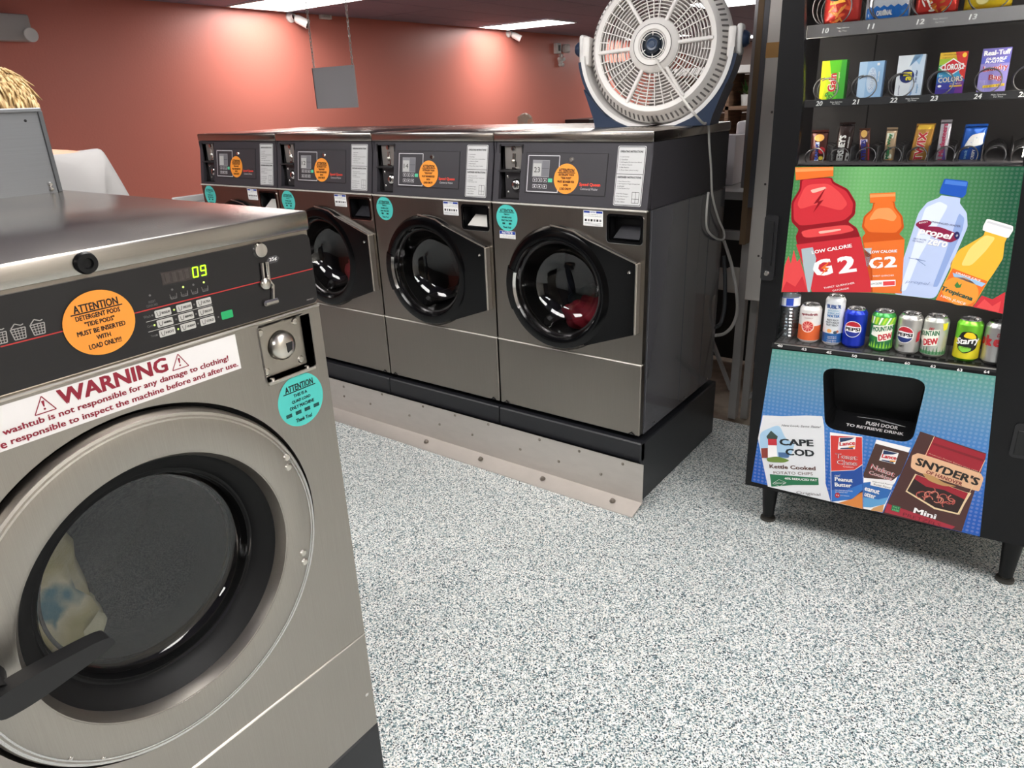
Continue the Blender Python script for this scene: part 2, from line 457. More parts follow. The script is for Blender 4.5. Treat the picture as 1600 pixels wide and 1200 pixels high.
def make_washer():
    e = empty('washing_machine')
    # shell
    MB().box(.003, .008, .03, .72, .28, 1.12).box(.652, .657, .03, .72, .28, 1.12).box(.008, .652, .715, .72, .28, 1.12).box(.008, .652, .03, .715, .28, .286).box(.008, .652, .03, .715, 1.112, 1.12).build('cabinet', SIDE, e)
    hole = circ(DC[0], DC[1], .192, 64)
    disp = rrect(.508, 1.008, .643, 1.104, .012)
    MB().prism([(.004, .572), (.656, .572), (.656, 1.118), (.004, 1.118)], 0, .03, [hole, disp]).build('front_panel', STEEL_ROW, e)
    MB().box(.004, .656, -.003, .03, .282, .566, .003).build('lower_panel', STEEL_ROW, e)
    MB().box(.003, .657, -.006, .01, 1.116, 1.1225, .002).build('bright_edge', mat('#d6d1c8', .4, .3), e)  # pale colour stands in for the highlight on the panel's top bevel
    MB().box(.003, .657, -.005, .01, .5655, .570, .0015).build('bright_edge', mat('#d6d1c8', .4, .3), e)  # same painted highlight, along the lower panel's top edge
    for x in (.035, .625):
        MB().tube([(x - .012, -.002, .284), (x, -.006, .294), (x + .012, -.002, .284)], .003, 6).build('clip', BLACK, e)
    # console
    MB().prism([(.004, 1.124), (.656, 1.124), (.656, 1.338), (.004, 1.338)], 0, .02, [[(.030, 1.133), (.128, 1.133), (.128, 1.324), (.030, 1.324)]], 'xz', cy).box(.650, .657, .03, .72, 1.122, 1.338).box(.003, .010, .03, .72, 1.122, 1.338).box(.010, .65, .714, .72, 1.122, 1.338).build('console', CONSOLE, e)
    rc = MB().box(.026, .132, .095, .10, 1.128, 1.33).box(.024, .030, .03, .10, 1.128, 1.33).box(.128, .134, .03, .10, 1.128, 1.33).box(.024, .134, .01, .10, 1.127, 1.133).box(.024, .134, .035, .10, 1.324, 1.330).box(.030, .128, .012, .095, 1.232, 1.238).build('coin_recess', CONSOLE_DK, e)
    pl = MB().box(.040, .128, .045, .050, 1.24, 1.322).build('coin_plate', mat('#b2aea9', .4, .8), rc)
    cs = coin_slide(e, .085, .045, 1.313, .8); cs['label'] = 'chrome coin slide'
    lock_dial(e, .098, .032, 1.184, .024)
    for z in (1.155, 1.213): MB().lathe([(0, -.004), (.006, 0)], (.056, .034, z), 'y', 12).build('screw', CHROME, e, True)
    MB().box(.045, .128, .034, .038, 1.135, 1.23).build('lock_plate', mat('#4a484a', .4, .5), e)
    MB().prism(rrect(.152, 1.161, .492, 1.303, .004), -.002, .001, (), 'xz', cy).build('control_panel', mat('#3a383c', .42), e)
    P = Print()
    WL = mat('#cfcdd0', .5)
    P.path([(.162, 1.167), (.162, 1.292), (.297, 1.292), (.297, 1.167)], .003, WL, 0, True)
    P.path([(.153, 1.162), (.153, 1.302), (.491, 1.302), (.491, 1.162)], .0016, CONSOLE_DK, 0, True)
    P.rect(.182, 1.218, .256, 1.277, mat('#8d8d90', .3), 0); P.rect(.185, 1.221, .221, 1.265, mat('#b9b9b7', .3), 1); P.rect(.224, 1.221, .254, 1.274, mat('#77777c', .3), 1)
    P.line((.224, 1.248), (.254, 1.248), .002, mat('#55555a', .4), 2)
    for i in range(4):
        x = .196 + .0222 * i
        P.rect(x - .009, 1.201, x + .009, 1.214, WL if i < 3 else mat('#57c79a', .4), 0)
        if i < 3: P.rect(x - .0075, 1.2025, x + .0075, 1.2125, INK, 1); P.rect(x - .003, 1.205, x + .003, 1.2095, WL, 2)
    for i in range(3):
        x = .196 + .0222 * i
        P.rect(x - .009, 1.179, x + .009, 1.192, WL, 0); P.rect(x - .0075, 1.1805, x + .0075, 1.1905, INK, 1); P.rect(x - .003, 1.183, x + .003, 1.188, WL, 2)
    P.text('Speed Queen', (.386, 1.197), (.471, 1.197), .014, mat('#ef4b38', .45), 0, .012)
    P.text('Commercial Washer', (.392, 1.1835), (.462, 1.1835), .008, mat('#c9c7c8', .5), 0)
    P.build('control_print', e, slant())
    ld = MB().lathe([(0, -.006), (.007, -.006), (.010, 0)], (.347, cy(1.28) - .002, 1.28), 'y', 18).build('key_lock', CHROME, e, True)
    P = Print(); attention(P, .330, 1.215, .0515, .0515, ORANGE_ST, OR_LINES); P.build('orange_sticker', e, slant(.0006))
    # instruction plate
    P = Print(); P.raw(rrect(.527, 1.134, .633, 1.327, .006), mat('#c9c9c9', .4), 0)
    P.path(rrect(.530, 1.137, .630, 1.324, .005), .0018, INK, 1, True)
    P.text('OPERATING INSTRUCTIONS', (.537, 1.309), (.622, 1.309), .0065, INK, 1, .01)
    y = 1.292
    for t, wd in (('1. Load Laundry', .034), ('2. Close Door', .030), ('3. Add Supplies (See Instructions Below)', .082), ('4. Select Cycle', .048), ('5. Make Payment', .036), ('6. Press Start (door locks)', .072)):
        P.text(t, (.538, y), (.538 + wd, y), .0048, INK, 1); y -= .0085
    P.line((.530, 1.237), (.630, 1.237), .0015, INK, 1)
    P.text('DISPENSER INSTRUCTIONS', (.535, 1.227), (.624, 1.227), .0065, INK, 1, .01)
    y = 1.213
    for t, wd in (('1. Open Dispenser Door', .048), ('2. Add Supplies to Proper Compartment', .084), ('as indicated', .026), ('3. Close Dispenser Door', .048)):
        P.text(t, (.537, y), (.537 + wd, y), .0046, INK, 1); y -= .0075
    y = 1.173
    for t, wd in (('A. Pre-Wash Detergent', .046), ('B. Main Wash Detergent', .048), ('C. Liquid Bleach', .036), ('D. Fabric Softener', .036)):
        P.text(t, (.535, y), (.535 + wd, y), .0046, INK, 1); y -= .0085
    P.path([(.596, 1.145), (.596, 1.180), (.622, 1.180), (.622, 1.145)], .0012, INK, 1, True); P.line((.609, 1.145), (.609, 1.18), .0012, INK, 1); P.line((.596, 1.158), (.622, 1.158), .0012, INK, 1)
    P.build('instruction_label', e, slant())
    # stickers on the steel
    P = Print(); attention(P, .070, 1.064, .050, .050, TEAL_ST, [('ATTENTION', .55, .62, .22), ('THIS IS A', .26, .26, .11), ('DOUBLE LOAD', .03, .46, .13), ('ONLY MACHINE', -.20, .52, .13), ('Thank You!', -.72, .38, .14)], squares=(-.3, .3))
    P.build('teal_sticker', e, flat(0))
    P = Print(); P.rect(.410, 1.058, .489, 1.112, WHITE_P, 0); P.rect(.412, 1.103, .436, 1.110, BLUE_INK, 1); P.rect(.462, 1.103, .487, 1.110, BLUE_INK, 1)
    P.text('NOTICE', (.439, 1.1065), (.459, 1.1065), .005, BLUE_INK, 1, .01)
    for k in range(2): P.text('do not overload this machine please' if k else 'we are not responsible for items', (.414, 1.098 - .006 * k), (.485, 1.098 - .006 * k), .004, INK, 1)
    for k in range(6): P.rect(.416 + .0118 * k, 1.074, .424 + .0118 * k, 1.082, mat('#7a7a7e') if k % 2 else INK, 1)
    for k in range(3): P.line((.414, 1.069 - .004 * k), (.484, 1.069 - .004 * k), .0012, mat('#8a8a90'), 1)
    P.build('notice_label', e, flat(0))
    # dispenser
    d = MB().prism(rrect(.506, 1.006, .645, 1.106, .013), -.004, .004, [rrect(.516, 1.014, .636, 1.098, .010)]).build('dispenser_bezel', BLACK_GLOSS, e, True)
    MB().prism(rrect(.5035, 1.0035, .6475, 1.104, .014), -.003, .001, [rrect(.5065, 1.0065, .6445, 1.1055, .012)]).build('chrome_rim', CHROME, d)
    MB().box(.512, .64, .045, .05, 1.01, 1.10).box(.510, .516, .0, .05, 1.01, 1.10).box(.636, .642, 0, .05, 1.01, 1.10).box(.510, .642, 0, .05, 1.008, 1.014).box(.510, .642, 0, .05, 1.098, 1.104).build('recess', BLACK, d)
    m2 = MB(); A = [(.545, .04, 1.062), (.622, .04, 1.062), (.628, .006, 1.022), (.528, .006, 1.022)]
    vs = [m2.bm.verts.new(p) for p in A]; m2.bm.faces.new(vs)
    bt = [m2.bm.verts.new((p[0], p[1] + .004, p[2] - .004)) for p in A]; m2.bm.faces.new(bt[::-1])
    for i in range(4): m2.bm.faces.new((vs[i], vs[(i + 1) % 4], bt[(i + 1) % 4], bt[i]))
    m2.build('dispenser_pull', mat('#26262a', .25), d)
    # door
    R = .238
    door = MB().lathe([(R, 0), (R, -.012), (R - .012, -.030), (R - .03, -.036), (.192, -.034), (.186, -.026), (.186, .006), (R, 0)], (DC[0], 0, DC[1]), 'y', 72).build('door', BLACK_GLOSS, e, True)
    a = radians(62); a2 = radians(-58)
    pts = circ(DC[0], DC[1], R - .002, 20, a2, a)
    pad = [(.634, .688), (.634, .944)] + pts[::-1]
    # keep the paddle outside the glass
    MB().prism(pad, -.026, -.002, ()) if False else None
    inner = circ(DC[0], DC[1], .200, 24, a2, a)
    top = (DC[0] + (R - .004) * cos(a), DC[1] + (R - .004) * sin(a)); bot = (DC[0] + (R - .004) * cos(a2), DC[1] + (R - .004) * sin(a2))
    MB().prism([bot, (.634, .690), (.634, .944), top] + inner[::-1], -.030, -.001).build('hinge_cover', BLACK_GLOSS, door)
    MB().box(.632, .641, -.030, 0, .690, .945, .002).build('hinge_strip', mat('#bdb6ad', .35, .9), door)
    MB().tube([(top[0] - .14, -.016, top[1] + .031), (top[0] - .04, -.02, top[1] + .018), (top[0] + .03, -.026, top[1] - .012), (.634, -.028, .948)], .0035, 6).build('chrome_edge', BRIGHT, door, True)
    MB().lathe([(.006, -.034), (.006, -.029), (0, -.034)], (.612, 0, .915), 'y', 10).build('bolt', CHROME, door, True)
    MB().lathe([(R + .002, -.004), (R + .002, -.016), (R - .012, -.036), (.196, -.040), (.190, -.034)], (DC[0], 0, DC[1]), 'y', 16, radians(163), radians(206)).build('handle', BLACK_GLOSS, door, True)
    MB().lathe([(.194, -.0385), (.185, -.031)], (DC[0], 0, DC[1]), 'y', 30, radians(165), radians(208)).build('chrome_crescent', CHROME, door, True)
    MB().lathe([(.187, -.028), (.183, -.014), (.178, -.010), (.172, -.010)], (DC[0], 0, DC[1]), 'y', 64).build('glass_rim', mat('#4c4a4a', .15, .9), door, True)
    MB().lathe([(.184, -.022), (.176, -.004), (.160, .05), (.135, .085), (.08, .10), (0, .104)], (DC[0], 0, DC[1]), 'y', 56).build('glass', DOOR_GLASS, door, 'all')
    dr = MB().lathe([(.19, .03), (.215, .032), (.23, .06), (.23, .40), (.10, .43), (0, .43)], (DC[0], 0, DC[1]), 'y', 40).build('drum', mat('#2c2b2a', .5, .4), e, True)
    for k in range(3):
        aa = 2 * pi * k / 3 + .6
        MB().box(-.02, .02, .08, .38, .0, .05, .012, M=Matrix.Translation((DC[0], 0, DC[1])) @ Matrix.Rotation(aa, 4, 'Y') @ Matrix.Translation((0, 0, -.23))).build('drum_rib', mat('#353433', .5, .4), dr)
    MB().box(.0005, .6595, .028, .733, 1.339, 1.374, .006, 2).build('lid', STEEL_LID, e, True)
    return e
proto = make_washer()
ROWLAB = ['stainless front-load washer at the far left end of the row', 'stainless front-load washer second from the left, red and blue laundry inside',
          'stainless front-load washer third from the left with a bright dispenser flap', 'stainless front-load washer at the right end of the row beneath the fan']
washers = []
for k in range(4):
    o = proto if k == 3 else copy_tree(proto)
    washers.append(o)
for k, o in enumerate(washers):
    o.location = (-.66 * (4 - k), 0, WZ)
    tag(o, ROWLAB[k], 'washing machine', 'row of stainless washers')
    X0 = -.66 * (4 - k)
    P = Print()
    if k in (1, 2, 3):
        t = ['', '12', '14', '23'][k]
        P.text(t, (.190, 1.243), (.216, 1.243), .018, INK, 2, .0)
        P.build('display_digits', o, slant())
    if k in (0, 2):
        d = [c for c in o.children if c.name.startswith('dispenser_bezel')][0]
        p = [c for c in d.children if c.name.startswith('dispenser_pull')][0]
        p.data = p.data.copy(); p.data.materials[0] = mat('#d9d6d0', .4, .3); p['label'] = 'bright metal flap'
    if k == 3:
        P = Print(); P.rect(.033, .985, .109, 1.014, WHITE_P, 0); P.rect(.034, 1.001, .108, 1.013, BLUE_INK, 1); P.text('NOTICE', (.046, 1.007), (.096, 1.007), .009, WHITE_P, 2, .01)
        for q in range(3): P.text('please check your machine for items' if q % 2 else 'not responsible for lost clothing', (.037, .996 - .004 * q), (.105, .996 - .004 * q), .003, mat('#55555c'), 1)
        P.build('notice_label', o, flat(-.0008))
        for y0, y1 in ((.034, .345), (.349, .560), (.564, .716)):
            MB().box(.657, .660, y0, y1, .30, 1.118, .001).build('side_panel', SIDE, o)
        for y in (.12, .42, .66): MB().lathe([(0, .004), (.005, .0)], (.660, y, .295), 'x', 10).build('screw', CHROME, o, True)
bpy.context.view_layer.update()
for o in washers:
    for c in o.children: c.location.z -= WZ
# black plinth under each machine
BL = ['black steel base beneath the far left washer', 'black steel base beneath the second washer of the row', 'black steel base beneath the third washer of the row', 'long black steel base with exposed right side beneath the right end washer']
for k in range(4):
    x0 = -.66 * (4 - k)
    e = empty('washer_base', (x0, 0, 0), BL[k], 'base', 'black bases under the washer row')
    x1 = .658 if k < 3 else .672
    MB().box(.002, x1, -.012, .745, .0, .258, .004).build('body', BASE_BLACK, e)
    MB().box(.002, x1, -.018, .02, .180, .262, .005).build('front_flange', BASE_BLACK, e)
# steel kick plate bolted in front
kp = empty('kick_plate', (-2.66, -.02, 0), 'long galvanised steel kick plate bolted to the floor along the washer row', 'kick plate')
KL = 2.695
MB().prism([(-.018, .187), (-.015, .187), (-.015, .024), (-.100, .004), (-.100, 0), (-.018, .020)], 0, KL, (), 'yz').build('plate', STEEL_KICK, kp)
bolt = None
def add_bolt(x, y, z, r, horiz=True):
    global bolt
    if bolt is None:
        bolt = MB().lathe([(0, -1.0), (.55, -.95), (.8, -.6), (.8, -.1), (1.15, -.1), (1.15, 0)], (0, 0, 0), 'y', 10).build('bolt', mat('#8f8880', .35, .9), kp, True)
        o = bolt
    else:
        o = bolt.copy(); COL.objects.link(o)
    o.scale = (r, r, r); o.location = (x, y, z); o.rotation_euler = (0 if horiz else -pi / 2 + .23, 0, 0)
FRK = Matrix.Translation((-2.66, -.02, 0))
for u, v in ((537, 604), (597, 616), (661, 635), (711, 649), (763, 663), (843, 687), (905, 705), (973, 725), (538 - 0, 619), (579, 631), (640, 649), (687, 663), (738, 679), (813, 702), (873, 721), (939, 741)):
    q = at(FRK, u, v, -.018); add_bolt(q.x, -.018, q.z, .0055)
for u, v in ((666, 690), (751, 718), (848, 750), (957, 785)):
    q = at(Matrix.Translation((0, 0, 0)), u, v, -.075); add_bolt(q.x + 2.66, -.055, .0165, .011, False)
# laundry seen through the glass
def cloth(name, label, c, r, m, seed, squash=(1, 1, 1), parent=None):
    rnd = random.Random(seed)
    b2 = MB(); b2.ball((0, 0, 0), 1, 28, 18)
    ph = [(rnd.uniform(2, 5), rnd.uniform(0, 6)) for _ in range(6)]
    for v in b2.bm.verts:
        p = v.co.copy()
        k = 1 + .12 * sin(ph[0][0] * p.x * 2 + ph[0][1]) * sin(ph[1][0] * p.z * 2 + ph[1][1]) + .10 * sin(ph[2][0] * p.y * 2.2 + ph[2][1] + 3 * p.x) + .06 * sin(9 * p.x + 7 * p.z + ph[3][1])
        v.co = Vector((p.x * k * r * squash[0], p.y * k * r * squash[1], p.z * k * r * squash[2]))
    o = b2.build(name, m, parent, 'all'); o.location = c
    return o
def laundry(label, loc, parts):
    e = empty('laundry', loc, label, 'laundry')
    for i, (n, off, r, m, sq) in enumerate(parts): cloth(n, None, off, r, m, i * 7 + 3, sq, e)
    return e
laundry('dark red laundry at the bottom of the right end washer', (-.66 + DC[0], .24, .587), [('cloth', (0.02, -.02, .07), .085, mat('#8d1226', .8), (1.5, 1.1, .8)), ('cloth', (-.04, .06, .10), .075, mat('#2e3a34', .85), (1.3, 1, .8))])
laundry('red and blue laundry tumbling in the second washer', (-1.98 + DC[0], .24, .587), [('cloth', (0.0, -.02, .10), .09, mat('#a8383f', .8), (1.2, .9, .9)), ('cloth', (.06, .02, .22), .08, mat('#5f87b4', .8), (.8, .9, 1.3)), ('cloth', (-.03, .05, .08), .07, mat('#c3c0bb', .8), (1.3, 1, .7))])
# ================================================================== big washer in the foreground
QM = Matrix.Translation((0.1, -2.237, 0)) @ Matrix.Rotation(pi / 2, 4, 'Z')
def q(u, v, y=0.0): p = at(QM, u, v, y); return (p.x, p.z)
def q1(a, b2): return q(a / 3.077, b2 / 3.077 + 280)
big = empty('washing_machine', M=QM, label='large stainless front-load washer in the left foreground with a warning sticker', cat='washing machine')
SX0, SX1 = .055, .7615
QC = (.409, .825)
MB().box(SX0, SX0 + .005, .03, .86, .226, 1.17).box(SX1 - .005, SX1, .03, .86, .226, 1.17).box(SX0, SX1, .855, .86, .226, 1.17).box(SX0, SX1, .03, .86, .226, .232).build('cabinet', STEEL, big)
lk = [(.639, 1.0715), (.735, 1.0715), (.735, 1.164), (.639, 1.164)]
MB().prism([(SX0, .474), (SX1, .474), (SX1, 1.171), (SX0, 1.171)], 0, .03, [circ(QC[0], QC[1], .279, 96), lk]).build('front_panel', STEEL, big)
MB().box(SX0, SX1, -.001, .03, .226, .470, .0015).build('lower_panel', STEEL, big)
MB().box(SX0, SX1, -.002, .02, .470, .4735, .001).build('bright_edge', BRIGHT, big)
MB().box(SX0 + .004, SX1 + .004, .0, .86, 0, .2225, .004).build('base', BASE_BLACK, big)
MB().box(SX0, SX1, -.004, .02, 1.1715, 1.1755, .0015).build('bright_edge', BRIGHT, big)
MB().box(SX0, SX1, .004, .86, 1.176, 1.2995).build('console', mat('#a59d93', .35, 1.0), big)
MB().prism(rrect(SX0 + .003, 1.179, SX1 - .001, 1.2945, .010), -.001, .004).build('control_panel', mat('#1a1819', .4), big)
MB().box(SX0 - .002, SX1 + .001, -.004, .90, 1.300, 1.331, .004, 2).build('lid', steel('brushed_steel_top', '#b9b3ac', .22, (6, 500, 500), .1), big, True)
kb = MB().lathe([(0, -.006), (.006, -.006), (.007, -.010), (.0125, -.010), (.0145, -.004)], (.409, -.002, 1.3145), 'y', 24).build('lid_lock', BLACK, big, True)
P = Print(q1)
DK = mat('#1a1819', .4); GREY = mat('#a8a4a0', .5); LED0 = mat('#6d6a6a', .5); REDL = mat('#b5322f', .5); KEY = mat('#c6c3be', .45)
P.poly([(770, 450), (990, 405), (1000, 465), (778, 510)], mat('#3f3836', .25), 0)
P.line((0, 805), (1500, 430), .0016, REDL, 0)
for (x, y), on in (((718, 558), 0), ((825, 530), 0), ((878, 518), 1), ((927, 507), 0), ((977, 495), 1)):
    c = q1(x, y); P.conv = None; P.ell(c[0], c[1], .0016, .0016, mat('#b8d46a', .4, emit=.5) if on else LED0, 0, 12)
    ic = (c[0], c[1] - .009)
    if x > 800:
        P.path([(ic[0] - .005, ic[1] + .003), (ic[0] - .004, ic[1] - .004), (ic[0] + .004, ic[1] - .004), (ic[0] + .005, ic[1] + .003)], .0009, LED0, 0)
    P.conv = q1
for t, a, b3 in (('WASH', (815, 572), (848, 564)), ('RINSE', (868, 560), (902, 551)), ('SPIN', (920, 548), (946, 541)), ('DONE', (970, 534), (996, 527)), ('INSERT', (712, 592), (745, 584)), ('COINS/CARD', (702, 612), (756, 599))):
    P.text(t, a, b3, .0034, LED0, 0)
names = [['REGULAR', 'DELUXE', 'ULTRA'], ['NORMAL', 'PERM PRESS', 'DELICATE'], ['HOT', 'WARM', 'COLD']]
bx = (.494, .526, .557); bz = (1.2275, 1.2135, 1.199)
P.conv = None
ICON = mat('#3a3836', .6)
for r in range(3):
    for c in range(3):
        x, z = bx[c], bz[r]
        P.raw(rrect(x - .0118, z - .0052, x + .0118, z + .0052, .0016, 3), KEY, 0)
        P.text(names[r][c], (x - .002, z), (x + .0100, z), .0034, ICON, 1, .01)
        P.path([(x - .009, z + .003), (x - .008, z - .003), (x - .005, z - .003), (x - .004, z + .003)], .0007, ICON, 1)
        P.ell(x - .0155, z, .0014, .0014, mat('#b8d46a', .4, emit=.5) if (r, c) in ((0, 1), (1, 0), (2, 1)) else LED0, 0, 12)
    P.text(('Wash', 'Cycle', 'Temp')[r], (.466 + .002 * r, bz[r]), (.476 + .001 * r, bz[r]), .004, LED0, 0)
for z in (1.2205, 1.2062): P.line((.468, z), (.569, z), .0006, KEY, 0)
P.raw(rrect(.580, 1.194, .5995, 1.206, .002), mat('#24a765', .45), 0); P.ell(.575, 1.200, .0014, .0014, LED0, 0, 12)
# seven segment digits 09
GR = mat('#8df018', .4, emit=2.2)
def seg7(x, z, segs, wd=.0085, h=.0135):
    s = .0017; k = .0017
    D = {'a': ((0, h), (wd, h)), 'g': ((0, h / 2), (wd, h / 2)), 'd': ((0, 0), (wd, 0)), 'f': ((0, h / 2), (0, h)), 'e': ((0, 0), (0, h / 2)), 'b': ((wd, h / 2), (wd, h)), 'c': ((wd, 0), (wd, h / 2))}
    for c in segs:
        a, b3 = D[c]; sh = .0012
        P.line((x + a[0] + sh * a[1] / h, z + a[1]), (x + b3[0] + sh * b3[1] / h, z + b3[1]), s, GR, 2)
seg7(.5485, 1.266, 'abcdef', .0075); seg7(.5610, 1.266, 'abcdfg', .0075)
for i in range(4): P.rect(.508 + .0098 * i, 1.2665, .514 + .0098 * i, 1.2795, mat('#453e3b', .3), 1)
# baskets
for i, x in enumerate((.338, .3165, .296)):
    P.path([(x - .008, 1.253), (x - .006, 1.240), (x + .006, 1.240), (x + .008, 1.253)], .0012, GREY, 0, True)
    P.path([(x - .007, 1.254), (x - .002, 1.259), (x + .004, 1.256), (x + .007, 1.257)], .0012, GREY, 0)
    for z in (1.2435, 1.247, 1.250): P.line((x - .007, z), (x + .007, z), .0008, GREY, 0)
    for k in (-.003, 0, .003): P.line((x + k, 1.240), (x + k * 1.3, 1.253), .0008, GREY, 0)
# 25 cent tag
P.raw([(.6735, 1.2655), (.678, 1.271), (.692, 1.2715), (.6975, 1.266), (.692, 1.2605), (.678, 1.260)], mat('#4b4a4c', .5), 0)
P.text('25¢', (.678, 1.2658), (.692, 1.2662), .0065, WHITE_P, 1, .01)
P.text('F8435201', (.738, 1.187), (.752, 1.187), .0022, GREY, 0)
P.build('control_print', big, flat(-.001))
coin_slide(big, .668, -.001, 1.284, .95)
P = Print(); attention(P, .409, 1.236, .0455, .0425, ORANGE_ST, OR_LINES); P.build('orange_sticker', big, flat(-.0026))
P = Print()
P.rect(.06, 1.111, .597, 1.167, mat('#ece8e6', .5), 0)
P.text('WARNING', (.337, 1.1545), (.484, 1.1545), .0215, RED_INK, 1, .022)
for cx in (.3195, .502):
    P.path([(cx - .0125, 1.142), (cx, 1.1635), (cx + .0125, 1.142)], .0013, RED_INK, 1, True)
    P.poly([(cx - .0018, 1.1575), (cx + .0018, 1.1575), (cx + .0007, 1.1495), (cx - .0007, 1.1495)], RED_INK, 1); P.ell(cx, 1.1465, .0014, .0014, RED_INK, 1, 12)
P.text('washtub is not responsible for any damage to clothing!', (.2684, 1.1330), (.5785, 1.1330), .0108, RED_INK, 1, .012)
P.text('responsible to inspect the machine before and after use.', (.2737, 1.1190), (.5925, 1.1190), .0108, RED_INK, 1, .012)
P.text('are', (.2495, 1.1180), (.2690, 1.1180), .0075, RED_INK, 1, .012)
P.build('warning_sticker', big, flat(0))
P = Print(); attention(P, .697, 1.021, .047, .047, TEAL_ST, [('ATTENTION', .55, .62, .24), ('THIS IS A', .24, .30, .12), ('QUAD LOAD', .02, .42, .13), ('ONLY MACHINE', -.19, .55, .13), ('Thank You!', -.72, .36, .15)], squares=(-.62, -.2, .2, .62)); P.build('teal_sticker', big, flat(0))
# coin box lock in its recess
rc = MB().box(.639, .735, .030, .034, 1.0715, 1.164).box(.635, .639, .0, .034, 1.0715, 1.164).box(.735, .739, 0, .034, 1.0715, 1.164).box(.639, .735, 0, .034, 1.164, 1.168).build('lock_recess', mat('#8f8982', .5, .3), big)
sl = MB(); sl.box(.639, .735, -.004, .030, 1.066, 1.0715, .001).build('ledge', BRIGHT, rc)
MB().box(.640, .731, .012, .03, 1.074, 1.163, .002).build('lock_door', mat('#b7b0a6', .3, 1.0), rc)
for x, z in ((.648, 1.152), (.717, 1.154), (.649, 1.085), (.718, 1.086)): MB().lathe([(0, -.003), (.005, -.002), (.0065, 0)], (x, .012, z), 'y', 16).build('rivet', BRIGHT, rc, True)
for x in (.651, .722): MB().lathe([(0, .004), (.004, .003), (.0045, 0)], (x, .004, 1.0715), 'z', 12).build('screw', CHROME, rc, True)
lock_dial(big, .684, .010, 1.121, .0255).data.materials[0] = BRIGHT
# door
door = MB().lathe([(.271, .012), (.2715, -.006), (.268, -.013), (.262, -.015), (.212, -.016), (.206, -.014), (.197, .004), (.1945, .022)], (QC[0], 0, QC[1]), 'y', 96).build('door', STEEL, big, True)
MB().lathe([(.285, .028), (.268, .028)], (QC[0], 0, QC[1]), 'y', 72).build('gap', BLACK_MATTE, door)
MB().lathe([(.2705, .005), (.2715, -.006), (.2675, -.0138), (.258, -.0155)], (QC[0], 0, QC[1]), 'y', 96).build('polished_rim', CHROME, door, True)
MB().lathe([(.208, -.0150), (.200, .0), (.196, .018)], (QC[0], 0, QC[1]), 'y', 96).build('polished_lip', CHROME, door, True)
MB().lathe([(.197, .004), (.190, .012), (.176, .020), (.170, .032), (.163, .034), (.160, .05)], (QC[0], 0, QC[1]), 'y', 80).build('gasket', mat('#0b0b0c', .55, spec=.3), door, True)
MB().lathe([(.166, .030), (.160, .040), (.156, .056), (.150, .060), (.08, .057), (0, .056)], (QC[0], 0, QC[1]), 'y', 64).build('glass', DOOR_GLASS, door, 'all')
MB().lathe([(.152, .066), (.150, .070), (.146, .070), (.1465, .066)], (QC[0], 0, QC[1]), 'y', 64).build('glass_rim', mat('#5a5856', .2, .9), door, True)
for dz, s in ((.921, 1), (.902, 1), (.726, 1), (.707, 1)):
    MB().lathe([(0, -.004), (.005, -.003), (.007, 0)], (.6395, -.0155, .825 + (dz - .814) * .985 + .009), 'y', 16).build('rivet', BRIGHT, door, True)
for u, v in ((111, 1186), (162, 1186)):
    c = q(u, v, -.016); MB().lathe([(0, -.003), (.0035, 0)], (c[0], -.0155, c[1]), 'y', 10).build('screw', CHROME, door, True)
c = q(573, 1085); MB().lathe([(0, -.003), (.0045, 0)], (c[0], -.001, c[1]), 'y', 12).build('screw', CHROME, big, True)
dr = MB().lathe([(.17, .04), (.24, .045), (.255, .09), (.255, .50), (.1, .53), (0, .53)], (QC[0], 0, QC[1]), 'y', 48).build('drum', mat('#2b2a29', .6, .2), big, True)
# handle
hm = MB()
p0 = at(QM, 12, 1085, -.055); p1 = at(QM, 174, 1003, -.075)
d = Vector((p1.x - p0.x, 0, p1.z - p0.z)); ln = d.length; ang = atan2(d.z, d.x)
HM = Matrix.Translation((p0.x, -.06, p0.z)) @ Matrix.Rotation(-ang, 4, 'Y')
hm.prism(smoothpoly([(-.022, -.017), (-.022, .015), (.02, .018), (ln, .010), (ln + .006, -.006), (ln - .006, -.010), (.02, -.020)], .35), -.014, .012)
bmesh.ops.transform(hm.bm, matrix=HM, verts=hm.bm.verts[:])
hd = hm.build('handle', RUBBER, door, True)
MB().lathe([(.019, .0), (.020, .03), (.026, .045)], (p0.x - .012, -.061, p0.z + .004), 'y', 24).build('handle_stem', RUBBER, hd, True)
TOWEL = new_mat('striped_towel'); nt, N, L, b = nodes(TOWEL)
wv = N.new('ShaderNodeTexNoise'); wv.inputs['Scale'].default_value = 9; L.new(texcoord(nt), wv.inputs['Vector'])
L.new(ramp(nt, wv.outputs['Fac'], [(.38, '#8d8650'), (.5, '#a39b72'), (.60, '#b3ad92'), (.66, '#3f6a74')]), b.inputs['Base Color']); b.inputs['Roughness'].default_value = .85
lb = empty('laundry', M=QM @ Matrix.Translation((.27, .19, .63)), label='yellow striped towel lying inside the large foreground washer', cat='laundry')
cloth('cloth', None, (-.005, 0, .15), .10, TOWEL, 5, (.95, .8, 1.25), lb)
cloth('cloth', None, (.02, .02, .07), .075, mat('#a9a68a', .85), 9, (1.3, 1, .7), lb)
